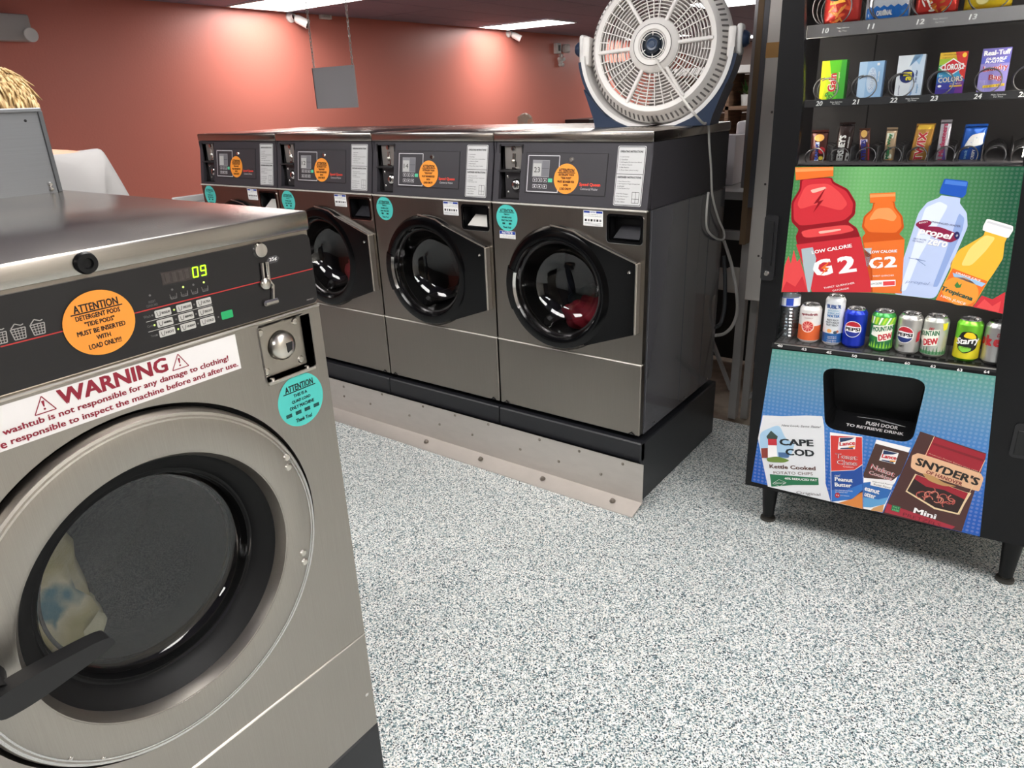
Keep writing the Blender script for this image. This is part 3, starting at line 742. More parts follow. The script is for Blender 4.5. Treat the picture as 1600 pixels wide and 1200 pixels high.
# grey metal box standing on the back of the lid
bb = empty('metal_cabinet', M=QM @ Matrix.Translation((.06, .811, 1.331)), label='grey sheet metal box standing on the back of the large washer', cat='metal box')
GM = steel('grey_sheet_metal', '#77797c', .5, (5, 5, 300), .12, .6)
MB().box(0, .675, 0, .085, 0, .168).build('body', GM, bb)
MB().box(-.002, .680, -.005, .088, .166, .175, .002).build('top_cap', GM, bb)
MB().box(.672, .681, -.004, .086, 0, .168, .001).build('edge_strip', mat('#5d5f62', .45, .6), bb)
for z in (.014, .004): MB().lathe([(0, -.004), (.003, -.004), (.0055, 0)], (.660, -.001, z + .004), 'y', 14).build('screw', CHROME, bb, True)
MB().lathe([(0, -.002), (.003, 0)], (.645, 0, .15), 'y', 10).build('screw', BLACK, bb, True)
# ================================================================== vending machine
VM = Matrix.Translation((0.42, 0.03, 0)) @ Matrix.Rotation(radians(3.5), 4, 'Z') @ Matrix.Rotation(radians(-1.0), 4, 'Y')
def V(u, v, y=0.0): p = at(VM, u, v, y); return (p.x, p.z)
def vA(a, b2): return V(1160 + a / 3.636, 250 + b2 / 3.636)          # drinks poster crop
def vB(a, b2): return V(1160 + a / 4, 640 + b2 / 4)                  # snack poster crop
vend = empty('vending_machine', M=VM, label='tall black snack and drink vending machine with printed front panels', cat='vending machine')
VX0, VX1, VZ0, VZ1 = -.018, .90, .185, 1.84
win = [V(1243, 263), V(1255, 150), V(1257, 0), (V(1257, 0)[0], 1.79), (V(1600, 0)[0] + .02, 1.79), (V(1600, 60)[0] + .015, 1.60), V(1598, 259)]
arc = [(220, 752), (300, 750), (400, 749), (520, 749), (650, 752), (800, 760), (950, 774), (1100, 795), (1250, 824), (1380, 852), (1480, 876)]
canwin = [vA(*p) for p in arc] + [vA(1442, 1180), vA(1300, 1165), vA(800, 1108), vA(184, 1036)]
bina = [(1287, 620), (1286, 592), (1300, 574), (1330, 576), (1440, 592), (1449, 607), (1444, 632), (1428, 680), (1412, 690), (1380, 689), (1300, 671), (1289, 655)]
binp = smoothpoly([V(1285.5, 573), V(1449, 593), V(1425, 693), V(1289, 669)], .16, 6)
MB().prism([(VX0, VZ0), (VX1, VZ0), (VX1, VZ1), (VX0, VZ1)], 0.001, .03, [win, canwin, binp]).build('door', BLACK, vend)
MB().box(VX0, VX0 + .012, .03, .78, VZ0, VZ1).box(VX1 - .012, VX1, .03, .78, VZ0, VZ1).box(VX0, VX1, .03, .78, VZ1 - .012, VZ1).box(VX0, VX1, .03, .78, VZ0, VZ0 + .012).box(VX0, VX1, .77, .78, VZ0, VZ1).build('cabinet', BLACK, vend)
LIN = mat('#4a4749', .55)
MB().box(VX0 + .012, VX1 - .012, .50, .51, 1.27, VZ1 - .012).box(.62, .63, .03, .50, 1.27, VZ1 - .012).box(VX0 + .012, VX1 - .012, .03, .50, 1.272, 1.277).box(VX0 + .012, VX0 + .013, .03, .50, 1.27, VZ1 - .012).build('liner', LIN, vend)
px = V(1365, 100, .5)[0]
MB().box(px - .002, px + .002, .497, .5, 1.28, 1.8).build('liner_seam', BLACK_MATTE, vend)
MB().prism(win, .010, .014).build('glass', GLASS, vend)
FILL_GLOW = mat('#fff6e8', .5, emit=38.0)
for xl in (VX0 + .013, .606): MB().box(xl, xl + .010, .034, .040, 1.29, 1.80).build('fill_strip', FILL_GLOW, vend)  # unseen glowing strips added behind the stiles to brighten the snacks
MB().box(.0, .60, .036, .042, .975, .983).build('fill_strip', FILL_GLOW, vend)  # unseen strip added behind the poster to brighten the can lids
# snack trays with price rails and spirals
def tray(uL, vL, uR, vR, m, h, nums, numcol, spir, y=.045, rail=True, notes=True):
    a = V(uL, vL, y); b3 = V(uR, vR, y); zz = (a[1] + b3[1]) / 2
    t = MB().box(a[0] - .01, .62, y + .006, .46, zz - .006, zz, 0).build('tray', mat('#5a585a', .5, .3), vend)
    if rail:
        MB().box(a[0] - .012, .62, y, y + .006, zz - h * .75, zz + h * .25, .001).build('price_rail', m, t)
        P = Print()
        for s, u, v in nums:
            c = V(u, v, y); P.text(s, (c[0] - .009, zz - h * .25), (c[0] + .009, zz - h * .25), .0125, numcol, 0, .012, .15)
        if notes:
            for i in range(0, len(nums), 2):
                c = V(nums[i][1], nums[i][2], y)[0] + .045
                P.text('Make Selection', (c - .016, zz - h * .15), (c + .016, zz - h * .15), .004, numcol, 0); P.text('For Price', (c - .010, zz - h * .4), (c + .010, zz - h * .4), .004, numcol, 0)
        P.build('rail_print', t, flat(y))
    return t, zz
SPIR = {}
def spiral(parent, cx, zb, r, y0=.052, turns=6, pitch=.06):
    if r not in SPIR:
        n = 22
        path = [(r * cos(2 * pi * k / n + pi / 2), pitch * k / n, r + r * sin(2 * pi * k / n + pi / 2)) for k in range(int(turns * n) + 1)]
        o = MB().tube(path, .0019, 5).build('spiral', mat('#6c6a6c', .3, .9), parent, 'all'); SPIR[r] = o
    else:
        o = SPIR[r].copy(); COL.objects.link(o); o.parent = parent
    o.location = (cx, y0, zb + .002)
t1, z1 = tray(1268, 41, 1600, 17, mat('#b9b6b6', .3, .9), .034, [('10', 1290, 47), ('11', 1361, 41), ('12', 1438, 35), ('13', 1520, 29)], WHITE_P, 0)
t2, z2 = tray(1258, 158, 1600, 146, mat('#2a2a2c', .4), .020, [('20', 1280, 163), ('21', 1337, 160), ('22', 1396, 159), ('23', 1459, 157), ('24', 1527, 155), ('25', 1597, 152)], WHITE_P, 0)
z3 = V(1400, 261, .06)[1]
t3 = MB().box(V(1250, 258, .05)[0], .62, .04, .46, z3 - .006, z3).build('tray', mat('#3a383a', .5, .3), vend)
for u in (1296, 1385, 1450, 1540): spiral(t1, V(u, 30, .06)[0], z1, .048)
for u in (1290, 1350, 1408, 1470, 1545, 1606): spiral(t2, V(u, 120, .06)[0], z2, .030)
for u in (1271, 1310, 1352, 1392, 1432, 1476, 1512, 1556, 1598): spiral(t3, V(u, 240, .06)[0], z3, .024)
# divider rods between the candy lanes
for u in (1300, 1330, 1372, 1412, 1452, 1493, 1536, 1583):
    x = V(u, 230, .07)[0]; MB().box(x - .001, x + .001, .07, .45, z3, z3 + .055).build('lane_divider', mat('#6a6a6c', .2, .4), t3)
# handle with lock on the left stile
hA = V(1206, 338); hB = V(1196, 437)
hp = MB().prism(rrect(hB[0] - .014, hB[1], hA[0] + .022, hA[1] + .004, .010), -.010, .001).build('lock_handle', mat('#1b1b1d', .35), vend, True)
MB().prism(rrect(hB[0] - .004, hB[1] + .045, hA[0] + .012, hA[1] - .012, .006), -.018, -.009).build('grip', mat('#0d0d0f', .4), hp, True)
MB().lathe([(0, -.006), (.006, -.006), (.009, 0)], (hB[0] + .004, -.010, hB[1] + .022), 'y', 18).build('key_lock', CHROME, hp, True)
# coin return on the right stile
r0 = V(1579, 708); r1 = V(1600, 668)
cr_ = MB().prism(rrect(r0[0] - .004, r0[1] - .01, r0[0] + .16, r1[1] + .012, .012), -.004, .001).build('coin_return', mat('#19191b', .5), vend, True)
MB().box(r0[0] + .006, r0[0] + .13, -.006, -.003, r0[1], r1[1] - .01, .001).build('flap', mat('#0b0b0c', .4), cr_)
# legs
LEGP = [V(1201, 760, .08)[0], V(1580, 860, .12)[0]]
for lx in LEGP:
    for ly in (.115, .70):
        zf = lx * sin(radians(1.0))
        lg = MB().lathe([(.034, VZ0 + .004), (.032, VZ0 - .01), (.020, .028 - zf), (.020, .020 - zf)], (lx, ly, 0), 'z', 18).build('leg', BLACK, vend, True)
        MB().lathe([(.012, .03 - zf), (.012, .012 - zf), (.026, .010 - zf), (.027, .001 - zf), (0, .0005 - zf)], (lx, ly, 0), 'z', 18).build('foot', mat('#4a4844', .5, .5), lg, True)
MB().box(VX0 + .02, VX1 - .02, .05, .76, VZ0 - .012, VZ0).build('bottom_plate', mat('#4c4a47', .5, .4), vend)
# -------------------------------------------------- drinks poster
GREEN = new_mat('green_poster_print'); nt, N, L, b = nodes(GREEN)
tc = texcoord(nt, (1, 1, 1)); sx = N.new('ShaderNodeSeparateXYZ'); L.new(tc, sx.inputs[0])
mr = N.new('ShaderNodeMapRange'); mr.inputs['From Min'].default_value = 0.02; mr.inputs['From Max'].default_value = .60
L.new(sx.outputs[0], mr.inputs['Value'])
gcol = ramp(nt, mr.outputs[0], [(0, '#3c7a45'), (.38, '#6fae6d'), (.6, '#5c9a60'), (1, '#23553d')])
vo = N.new('ShaderNodeTexVoronoi'); vo.inputs['Scale'].default_value = 95; vo.inputs['Randomness'].default_value = 0; L.new(tc, vo.inputs['Vector'])
mx = N.new('ShaderNodeMixRGB'); mx.blend_type = 'SCREEN'; mx.inputs[0].default_value = .035
L.new(gcol, mx.inputs[1]); L.new(ramp(nt, vo.outputs['Distance'], [(.3, 1.0), (.36, 0.0)]), mx.inputs[2]); L.new(mx.outputs[0], b.inputs['Base Color']); b.inputs['Roughness'].default_value = .22
RED1, RED2, RED3 = mat('#c9303a', .25), mat('#e04a4c', .25), mat('#8e1722', .25)
ORA1, ORA2, ORA3 = mat('#e5722f', .25), mat('#f39a5c', .25), mat('#c9541c', .25)
PW = mat('#f3f1f0', .25); BLU1, BLU2, BLU3 = mat('#b9c8ea', .25), mat('#dbe4f8', .25), mat('#2556b4', .25)
MAROON = mat('#8a1f45', .3); YEL1, YEL2 = mat('#f0b53a', .25), mat('#f7d377', .25)
PSK = mat('#0f4f45', .3)
P = Print(vA)
P.poly([(300, 38), (1603, 38), (1480, 876)] + arc[::-1][1:], GREEN, 0)
# splashes of red at both bottom corners
P.poly([(222, 750), (240, 600), (262, 545), (275, 590), (292, 510), (310, 580), (325, 560), (350, 640), (380, 750)], RED2, 1)
P.poly([(222, 750), (250, 690), (300, 720), (340, 660), (370, 749)], RED1, 2)
P.poly([(1310, 835), (1360, 770), (1420, 792), (1494, 750), (1480, 874), (1400, 856)], RED1, 1); P.poly([(1330, 835), (1375, 790), (1420, 830), (1470, 800), (1455, 866)], RED2, 2)
# big red bottle
P.poly(smoothpoly([(328, 105), (508, 98), (520, 125), (600, 165), (645, 240), (640, 310), (600, 350), (650, 385), (668, 430), (733, 752), (390, 749), (300, 440), (320, 395), (278, 350), (278, 240), (325, 165)], .2), RED3, 3)
P.poly(smoothpoly([(340, 110), (500, 103), (512, 135), (590, 175), (630, 245), (622, 305), (575, 345), (330, 375), (292, 340), (290, 245), (335, 170)], .22), RED1, 4)
P.poly(smoothpoly([(360, 140), (490, 132), (560, 190), (600, 250), (560, 290), (420, 250), (330, 280), (310, 250)], .3), RED2, 5)
P.poly(smoothpoly([(385, 170), (470, 150), (480, 162), (400, 190)], .3), mat('#f7b7a8', .25), 6)
P.poly(smoothpoly([(330, 400), (600, 365), (640, 400), (560, 420), (350, 445)], .3), RED2, 4); P.poly(smoothpoly([(430, 405), (560, 390), (560, 400), (440, 420)], .3), mat('#f7b7a8', .25), 5)
P.poly([(305, 480), (672, 435), (740, 752), (395, 749)], RED1, 5); P.poly([(335, 505), (400, 495), (420, 560), (385, 749), (372, 749), (345, 590)], mat('#a9b8bf', .25), 6)
P.poly([(300, 42), (518, 38), (516, 92), (304, 115)], ORA1, 6); P.poly([(302, 48), (517, 42), (517, 58), (303, 68)], ORA2, 7)
P.poly([(478, 150), (405, 250), (432, 240), (402, 300), (462, 225), (434, 235)], RED3, 7)
P.text('LOW CALORIE', (395, 525), (622, 485), .0105, PW, 8, .012)
P.text('G', (402, 622), (508, 600), .050, PW, 8, .03); P.text('2', (542, 600), (645, 585), .050, PW, 8, .03)
P.poly([(500, 570), (445, 615), (470, 620), (440, 660), (495, 612), (472, 608)], ORA1, 9)
P.text('THIRST QUENCHER', (462, 728), (638, 698), .0065, PW, 8); P.text('GATORADE', (512, 742), (605, 728), .005, PW, 8)
# small orange bottle
P.poly(smoothpoly([(745, 235), (862, 230), (870, 270), (910, 320), (918, 385), (890, 420), (922, 450), (900, 760), (735, 752), (690, 500), (680, 440), (700, 415), (678, 380), (690, 320), (735, 280)], .2), ORA3, 3)
P.poly(smoothpoly([(752, 240), (856, 236), (862, 275), (900, 325), (905, 380), (870, 415), (720, 410), (690, 375), (700, 325), (742, 285)], .22), ORA1, 4)
P.poly(smoothpoly([(760, 275), (840, 270), (880, 320), (860, 350), (780, 330), (715, 345)], .3), ORA2, 5)
P.poly([(690, 470), (922, 450), (905, 758), (738, 752)], ORA1, 4); P.poly([(692, 502), (735, 500), (715, 610), (705, 600)], mat('#b5bfc9', .25), 5); P.poly([(690, 505), (735, 540), (730, 752), (740, 752)], ORA3, 5)
P.poly([(724, 190), (870, 183), (870, 235), (726, 245)], ORA1, 6); P.poly([(726, 196), (869, 190), (869, 206), (726, 213)], ORA2, 7)
P.text('LOW CALORIE', (725, 523), (880, 516), .0078, PW, 8, .012)
P.text('G', (720, 590), (797, 580), .032, PW, 8, .03); P.text('2', (806, 580), (878, 576), .032, PW, 8, .03); P.poly([(795, 560), (750, 590), (770, 594), (748, 625), (792, 585), (772, 582)], ORA1, 9)
P.text('THIRST QUENCHER', (740, 660), (862, 655), .0052, PW, 8)
P.poly([(728, 685), (870, 680), (870, 715), (730, 722)], PW, 6); P.text('LOW CALORIE', (732, 703), (792, 700), .006, INK, 7); P.poly([(800, 690), (866, 686), (866, 710), (800, 714)], RED2, 7)
# light blue bottle
P.poly(smoothpoly([(1130, 200), (1240, 215), (1235, 245), (1275, 300), (1280, 380), (1215, 530), (1190, 590), (1095, 790), (850, 762), (920, 545), (935, 500), (1000, 300), (1050, 240), (1115, 215)], .15), BLU1, 3)
P.poly(smoothpoly([(1040, 270), (1120, 235), (1170, 260), (1080, 420), (1000, 560), (930, 740), (890, 750), (960, 540), (1010, 360)], .2), BLU2, 4)
P.poly(smoothpoly([(1230, 300), (1262, 330), (1250, 400), (1180, 560), (1110, 720), (1080, 720), (1150, 540)], .2), mat('#8fa6d8', .25), 4)
P.poly(smoothpoly([(1148, 105), (1283, 120), (1270, 195), (1250, 215), (1120, 190), (1125, 165)], .12), BLU3, 5); P.poly([(1155, 112), (1278, 126), (1272, 150), (1148, 135)], mat('#4a7bd0', .25), 6)
P.ell(1030, 362, 45, 20, MAROON, 6, 24, -.15); P.text('BERRY', (1005, 358), (1055, 350), .004, PW, 7)
P.poly(smoothpoly([(990, 375), (1120, 378), (1225, 420), (1225, 450), (1180, 470), (1090, 440), (1020, 400)], .25), MAROON, 6)
P.text('propel', (1002, 402), (1192, 440), .024, PW, 8, .02, .15); P.text('zero', (1055, 462), (1165, 482), .0165, PW, 8, .02, .15)
P.text('ZERO CALORIE', (972, 445), (1045, 455), .004, mat('#2a3f86'), 7); P.text('NUTRIENT', (968, 458), (1030, 468), .004, mat('#2a3f86'), 7); P.text('ENHANCED WATER', (1075, 350), (1240, 378), .005, mat('#3a2a56'), 7)
P.ell(1219, 428, 16, 22, mat('#23235c', .3), 7, 20); P.text('0', (1214, 428), (1224, 430), .006, PW, 8)
P.path([(945, 555), (1040, 575), (985, 560), (1040, 600)], .0015, mat('#6f83b4'), 5)
P.text('propel', (925, 690), (1065, 705), .012, mat('#8d9dc6'), 6, 0, .3)
# juice bottle
P.poly(smoothpoly([(1380, 400), (1505, 440), (1490, 470), (1480, 560), (1430, 640), (1395, 690), (1310, 835), (1098, 795), (1185, 620), (1180, 590), (1230, 510), (1370, 430)], .15), YEL1, 3)
P.poly(smoothpoly([(1380, 425), (1440, 440), (1380, 520), (1300, 600), (1240, 600), (1290, 500)], .25), YEL2, 4)
P.poly([(1195, 615), (1392, 690), (1308, 833), (1098, 795)], mat('#e8702c', .25), 4); P.ell(1238, 745, 105, 80, mat('#f39a3b', .25), 5, 32, .2); P.poly([(1195, 640), (1385, 700), (1360, 720), (1200, 662)], mat('#9fc3e6', .25), 5)
P.poly([(1203, 622), (1392, 688), (1386, 702), (1196, 640)], mat('#e8702c', .25), 6)
P.poly(smoothpoly([(1390, 332), (1538, 375), (1538, 400), (1510, 445), (1365, 400), (1368, 375)], .15), PW, 5); P.poly([(1395, 345), (1533, 385), (1530, 398), (1388, 356)], mat('#cfcfd4'), 6)
P.text('ORANGE JUICE', (1212, 640), (1352, 688), .0068, PW, 8, .01)
P.text('Tropicana', (1128, 728), (1308, 792), .0165, PSK, 8, .02); P.text('100% JUICE', (1128, 772), (1268, 820), .0085, PW, 8)
P.poly([(1205, 712), (1222, 690), (1232, 710), (1248, 700), (1238, 725), (1215, 726)], mat('#3f7f3a'), 7)
P.build('drinks_poster', vend, flat(.001, .0003))
# -------------------------------------------------- can display
cw = MB().box(-.03, .66, .170, .175, .66, .99).box(-.03, .66, .03, .17, .985, .99)
sL = vA(184, 1036); sR = vA(1442, 1185)
cw.build('can_bay', mat('#2b2a2b', .55), vend)
zs = (sL[1] + sR[1]) / 2
sh = MB().box(sL[0] + .002, .655, .006, .17, zs - .004, zs + .001).build('can_shelf', mat('#8b8a8a', .35, .8), vend)
for k in range(30): 
    x = -.01 + .022 * k
    MB().box(x, x + .006, .010, .165, zs + .001, zs + .003).build('ridge', mat('#6b6a6a', .35, .8), sh)
rl = MB().prism([vA(172, 1036), vA(800, 1108), vA(1445, 1185), vA(1440, 1206), vA(800, 1134), vA(166, 1062)], -.004, .004).build('number_rail', mat('#1b1a1c', .4), vend)
P = Print(vA)
for s, x, y in (('40', 215, 1053), ('43', 351, 1073), ('45', 493, 1091), ('50', 638, 1111), ('54', 789, 1130), ('60', 938, 1152), ('62', 1085, 1170), ('63', 1235, 1190)):
    P.text(s, (x - 15, y - 2), (x + 15, y + 2), .0085, PW, 0, .004)
P.text('64', (1372, 1207 - 8), (1404, 1211 - 8), .0085, PW, 0, .004)
P.build('rail_numbers', rl, flat(-.004))
MB().prism([vA(184, 1036), vA(800, 1108), vA(1442, 1183), vA(1442, 1189), vA(800, 1113), vA(184, 1041)], -.006, .002).build('rail_edge', mat('#b9b6b2', .3, .9), rl)
# -------------------------------------------------- snack poster
BLUEP = new_mat('blue_poster_print'); nt, N, L, b = nodes(BLUEP)
tc = texcoord(nt, (1, 1, 1)); sx = N.new('ShaderNodeSeparateXYZ'); L.new(tc, sx.inputs[0])
mr = N.new('ShaderNodeMapRange'); mr.inputs['From Min'].default_value = .25; mr.inputs['From Max'].default_value = .70; L.new(sx.outputs[2], mr.inputs['Value'])
bcol = ramp(nt, mr.outputs[0], [(0, '#1f56ae'), (.45, '#3d79c0'), (.75, '#5b8bac'), (1, '#5a9489')])
vo = N.new('ShaderNodeTexVoronoi'); vo.inputs['Scale'].default_value = 75; vo.inputs['Randomness'].default_value = 0; L.new(tc, vo.inputs['Vector'])
mx = N.new('ShaderNodeMixRGB'); mx.blend_type = 'SCREEN'; mx.inputs[0].default_value = .07
L.new(bcol, mx.inputs[1]); L.new(ramp(nt, vo.outputs['Distance'], [(.28, 1.0), (.36, 0.0)]), mx.inputs[2]); L.new(mx.outputs[0], b.inputs['Base Color']); b.inputs['Roughness'].default_value = .25
pz = [V(1207, 545), V(1300, 555), V(1430, 571), V(1556, 588), V(1531, 838), V(1174, 752)]
MB().prism(pz, -.0012, .0012, [binp]).build('snack_poster', BLUEP, vend)
P = Print(vB)
BAG = mat('#e2e3e6', .3); NAVY = mat('#1b2026', .35); GRN = mat('#23714a', .3); SKY = mat('#a8cbe6', .3); BRK = mat('#c2303a', .3)
P.poly([(128, 35), (250, 40), (400, 36), (500, 40), (512, 110), (520, 460), (552, 574), (340, 523), (160, 480), (128, 330), (98, 180)], BAG, 0)
P.poly(smoothpoly([(110, 140), (230, 90), (270, 180), (330, 210), (300, 300), (150, 320), (108, 230)], .3), SKY, 1)
P.poly([(155, 300), (165, 175), (212, 178), (220, 300)], PW, 2); P.poly([(160, 165), (214, 168), (217, 222), (162, 220)], BRK, 3); P.poly([(152, 165), (180, 130), (222, 166), (218, 182), (156, 180)], mat('#3a4a44'), 4)
P.poly([(118, 240), (160, 238), (160, 300), (122, 300)], mat('#8a3a30'), 3)
P.poly(smoothpoly([(150, 300), (220, 290), (300, 315), (260, 330), (160, 325)], .3), mat('#6f8a3c'), 4); P.poly([(225, 265), (295, 268), (290, 300), (228, 296)], mat('#4d6f9c'), 2)
P.text('New Look, Same Taste!', (245, 98), (492, 108), .0085, INK, 3, 0, .3)
P.text('CAPE', (232, 200), (445, 208), .024, NAVY, 3, .025); P.text('COD', (270, 262), (450, 272), .024, NAVY, 3, .025)
P.text('Kettle Cooked', (170, 352), (458, 366), .0145, mat('#5b3a30'), 3, .012); P.text('POTATO CHIPS', (195, 392), (440, 400), .0105, mat('#5b3a30'), 3)
P.poly([(172, 402), (475, 425), (478, 470), (320, 470), (182, 480)], GRN, 2); P.text('40% REDUCED FAT', (264, 428), (468, 440), .0078, PW, 3, .01)
P.path([(190, 460), (230, 435), (275, 455), (235, 478)], .0008, PW, 3, True); P.text('Natural', (195, 456), (270, 456), .006, PW, 3, 0, .3); P.text('Original', (338, 518), (488, 532), .013, mat('#4a4444'), 3)
# cracker packs
P.poly([(548, 140), (750, 168), (752, 620), (555, 574)], PW, 0)
P.poly([(552, 160), (748, 172), (750, 340), (700, 375), (555, 382)], mat('#d23a35', .3), 1); P.poly([(555, 385), (700, 378), (750, 345), (752, 520), (680, 560), (558, 574)], mat('#1d4a9a', .3), 1)
P.poly([(600, 582), (690, 555), (751, 500), (752, 619)], mat('#d9853f', .3), 2); P.poly([(557, 500), (650, 500), (751, 460), (752, 512), (690, 553), (600, 570), (557, 568)], mat('#2d6fc0', .3), 2)
def lance(cx, cy, s, r):
    def T(x, y): return (cx + s * (x * cos(r) - y * sin(r)), cy + s * (x * sin(r) + y * cos(r)))
    P.poly([T(-50, -35), T(55, -38), T(50, 38), T(-58, 40)], PW, 3); P.poly([T(-46, -33), T(48, -35), T(20, -20), T(-44, -5)], mat('#20355c', .3), 4); P.poly([T(-45, 37), T(-40, 30), T(35, 25), T(40, 37)], mat('#20355c', .3), 4)
    P.text('Lance', T(-50, 5), T(50, -3), .014 * s, mat('#c8242c', .3), 5, .03, .15); P.poly([T(10, 22), T(48, 14), T(48, 24), T(12, 30)], mat('#e9a13a'), 5)
lance(655, 208, 1, 0.0)
P.text('Toast', (580, 285), (722, 300), .018, PW, 4, .02); P.text('Chee', (585, 325), (720, 335), .018, PW, 4, .02)
P.text('Toast', (580, 285), (722, 300), .018, mat('#a3212b', .3), 5); P.text('Chee', (585, 325), (720, 335), .018, mat('#a3212b', .3), 5); P.text('Crackers', (630, 353), (695, 358), .005, PW, 5)
P.text('real', (577, 408), (612, 410), .008, PW, 5, 0, .3); P.text('Peanut', (578, 430), (690, 440), .0145, PW, 5, .02); P.text('Butter', (578, 465), (682, 472), .0145, PW, 5, .02)
P.ell(595, 533, 16, 16, mat('#b3202a'), 5, 18); P.text('5g', (586, 533), (606, 533), .006, PW, 6)
P.text('NO PRESERVATIVES', (580, 500), (690, 508), .004, PW, 5); P.text('0G TRANS FAT', (580, 512), (660, 517), .004, PW, 5); P.text('protein', (615, 534), (668, 539), .0045, PW, 5)
P.poly([(838, 186), (1052, 238), (1020, 300), (875, 642), (756, 618), (757, 420)], PW, 0)
P.poly([(832, 210), (1045, 268), (990, 400), (940, 440), (760, 425), (757, 400)], mat('#4a2f28', .3), 1)
P.poly([(757, 455), (800, 450), (930, 480), (960, 450), (895, 580), (757, 600)], mat('#2a66ae', .3), 1); P.poly([(757, 545), (850, 560), (915, 545), (890, 590), (800, 610), (757, 606)], mat('#5f9fd0', .3), 2); P.poly([(820, 612), (885, 590), (877, 640), (800, 628)], mat('#cf9a62', .3), 2)
lance(918, 292, .95, .25)
P.text('Nekot', (803, 350), (955, 405), .018, PW, 4, .02); P.text('Cookies', (790, 388), (938, 432), .014, PW, 4, .02)
P.text('Nekot', (803, 350), (955, 405), .018, mat('#a3212b', .3), 5); P.text('Cookies', (790, 388), (938, 432), .014, mat('#a3212b', .3), 5)
P.poly([(805, 432), (945, 462), (930, 498), (800, 470)], PW, 4); P.text('Improved Peanut', (815, 447), (942, 470), .006, INK, 5); P.text('Butter Flavor', (822, 463), (930, 487), .006, INK, 5)
P.text('eanut', (765, 490), (858, 515), .0145, PW, 5, .02); P.text('utter', (765, 525), (832, 545), .0145, PW, 5, .02)
# pretzel bag
BRN = mat('#4b2b28', .3); DRED = mat('#9c1a2c', .3)
P.poly([(1112, 135), (1524, 272), (1520, 300), (1370, 762), (878, 648)], BRN, 0)
P.poly([(1198, 168), (1524, 278), (1490, 390), (1140, 280)], DRED, 1); P.path([(1200, 165), (1145, 285)], .0015, mat('#e9cfa5'), 2); P.path([(1518, 312), (1355, 655)], .0015, mat('#e9cfa5'), 2)
P.poly([(1195, 205), (1515, 312), (1510, 325), (1190, 218)], mat('#7f1422', .3), 2); P.text("America's Pretzel Bakery since 1909", (1165, 272), (1470, 385), .0055, mat('#d9a890'), 3)
P.poly(smoothpoly([(1060, 285), (1100, 268), (1490, 395), (1508, 430), (1480, 510), (1440, 500), (1100, 390), (1052, 360)], .2), mat('#e3b48f', .3), 2)
P.text("SNYDER'S", (1088, 318), (1480, 452), .027, mat('#1f1715', .3), 4, .025); P.text('OF HANOVER', (1150, 385), (1375, 465), .012, mat('#7a1e22', .3), 4, .01)
P.poly([(1080, 400), (1400, 515), (1430, 520), (1350, 655), (1200, 620), (1020, 510)], mat('#e9cfa5', .3), 1); P.poly([(1086, 408), (1410, 522), (1345, 645), (1205, 610), (1030, 506)], mat('#2a1513', .3), 2)
P.poly([(1090, 405), (1410, 520), (1390, 560), (1260, 500), (1150, 480), (1075, 430)], DRED, 3)
P.poly(smoothpoly([(1120, 392), (1200, 415), (1260, 455), (1350, 480), (1250, 475), (1160, 440)], .3), mat('#b98e5a', .3), 4)
rnd = random.Random(3)
for k in range(16):
    cx, cy_ = 1110 + rnd.uniform(0, 230), 0
    cy_ = 480 + (cx - 1110) * .35 + rnd.uniform(-5, 60)
    a0 = rnd.uniform(0, 6); P.path([(cx + 26 * cos(a0 + t * .6), cy_ + 20 * sin(a0 + t * .6)) for t in range(7)], .0028, mat('#b5564e', .3) if k % 3 else mat('#d98a76', .3), 3)
P.text('Mini', (1072, 625), (1212, 668), .0185, PW, 4, .02); P.poly([(905, 585), (1330, 730), (1310, 745), (1180, 715), (890, 640)], mat('#a8283a', .3), 1)
P.poly([(938, 592), (990, 606), (980, 642), (928, 626)], GRN, 3); P.text('FAT', (942, 605), (982, 616), .006, mat('#7fd08a'), 4); P.text('FREE', (938, 622), (978, 632), .006, mat('#7fd08a'), 4); P.text('PRETZELS', (1005, 650), (1240, 722), .012, mat('#6e1522', .3), 3)
P.build('snack_print', vend, flat(-.0012, .0003))
# delivery bin
bn = MB()
ny_ = .16
n = len(binp)
A = [bn.bm.verts.new((p[0], .0, p[1])) for p in binp]; B = [bn.bm.verts.new((p[0] * .97 + .009, ny_, p[1] * .96 + .022)) for p in binp]
for i in range(n): bn.bm.faces.new((A[i], A[(i + 1) % n], B[(i + 1) % n], B[i]))
bn.bm.faces.new(B[::-1])
bo = bn.build('delivery_bin', mat('#0c0c0e', .45), vend)
f0 = V(1296, 664); f1 = V(1420, 688)
fl = MB(); 
z0 = V(1360, 681)[1]; xa, xb = V(1300, 668)[0] - .0, V(1416, 686)[0]
PA = [(xa, .012, z0 - .004), (xb, .012, z0 - .004), (xb + .015, .11, z0 + .022), (xa - .008, .11, z0 + .022)]
vs = [fl.bm.verts.new(p) for p in PA]; v2 = [fl.bm.verts.new((p[0], p[1], p[2] - .004)) for p in PA]
fl.bm.faces.new(vs); fl.bm.faces.new(v2[::-1])
for i in range(4): fl.bm.faces.new((vs[i], vs[(i + 1) % 4], v2[(i + 1) % 4], v2[i]))
fo = fl.build('push_flap', mat('#111113', .4), bo)
wd = xb - xa
P = Print(); P.text('PUSH DOOR', (.09 * 1, .058), (wd * .86, .058), .018, PW, 0, .015); P.text('TO RETRIEVE DRINK', (.035, .033), (wd * .95, .033), .014, PW, 0, .015); P.path([(.06, .082), (wd * .6, .085), (wd * .95, .070), (wd * .6, .080)], .0014, mat('#b9b9bb'), 0)
P.build('flap_lettering', fo, lambda X, Y, l: (xa + X, .012 + Y, z0 - .004 + Y * .26 + .0006))
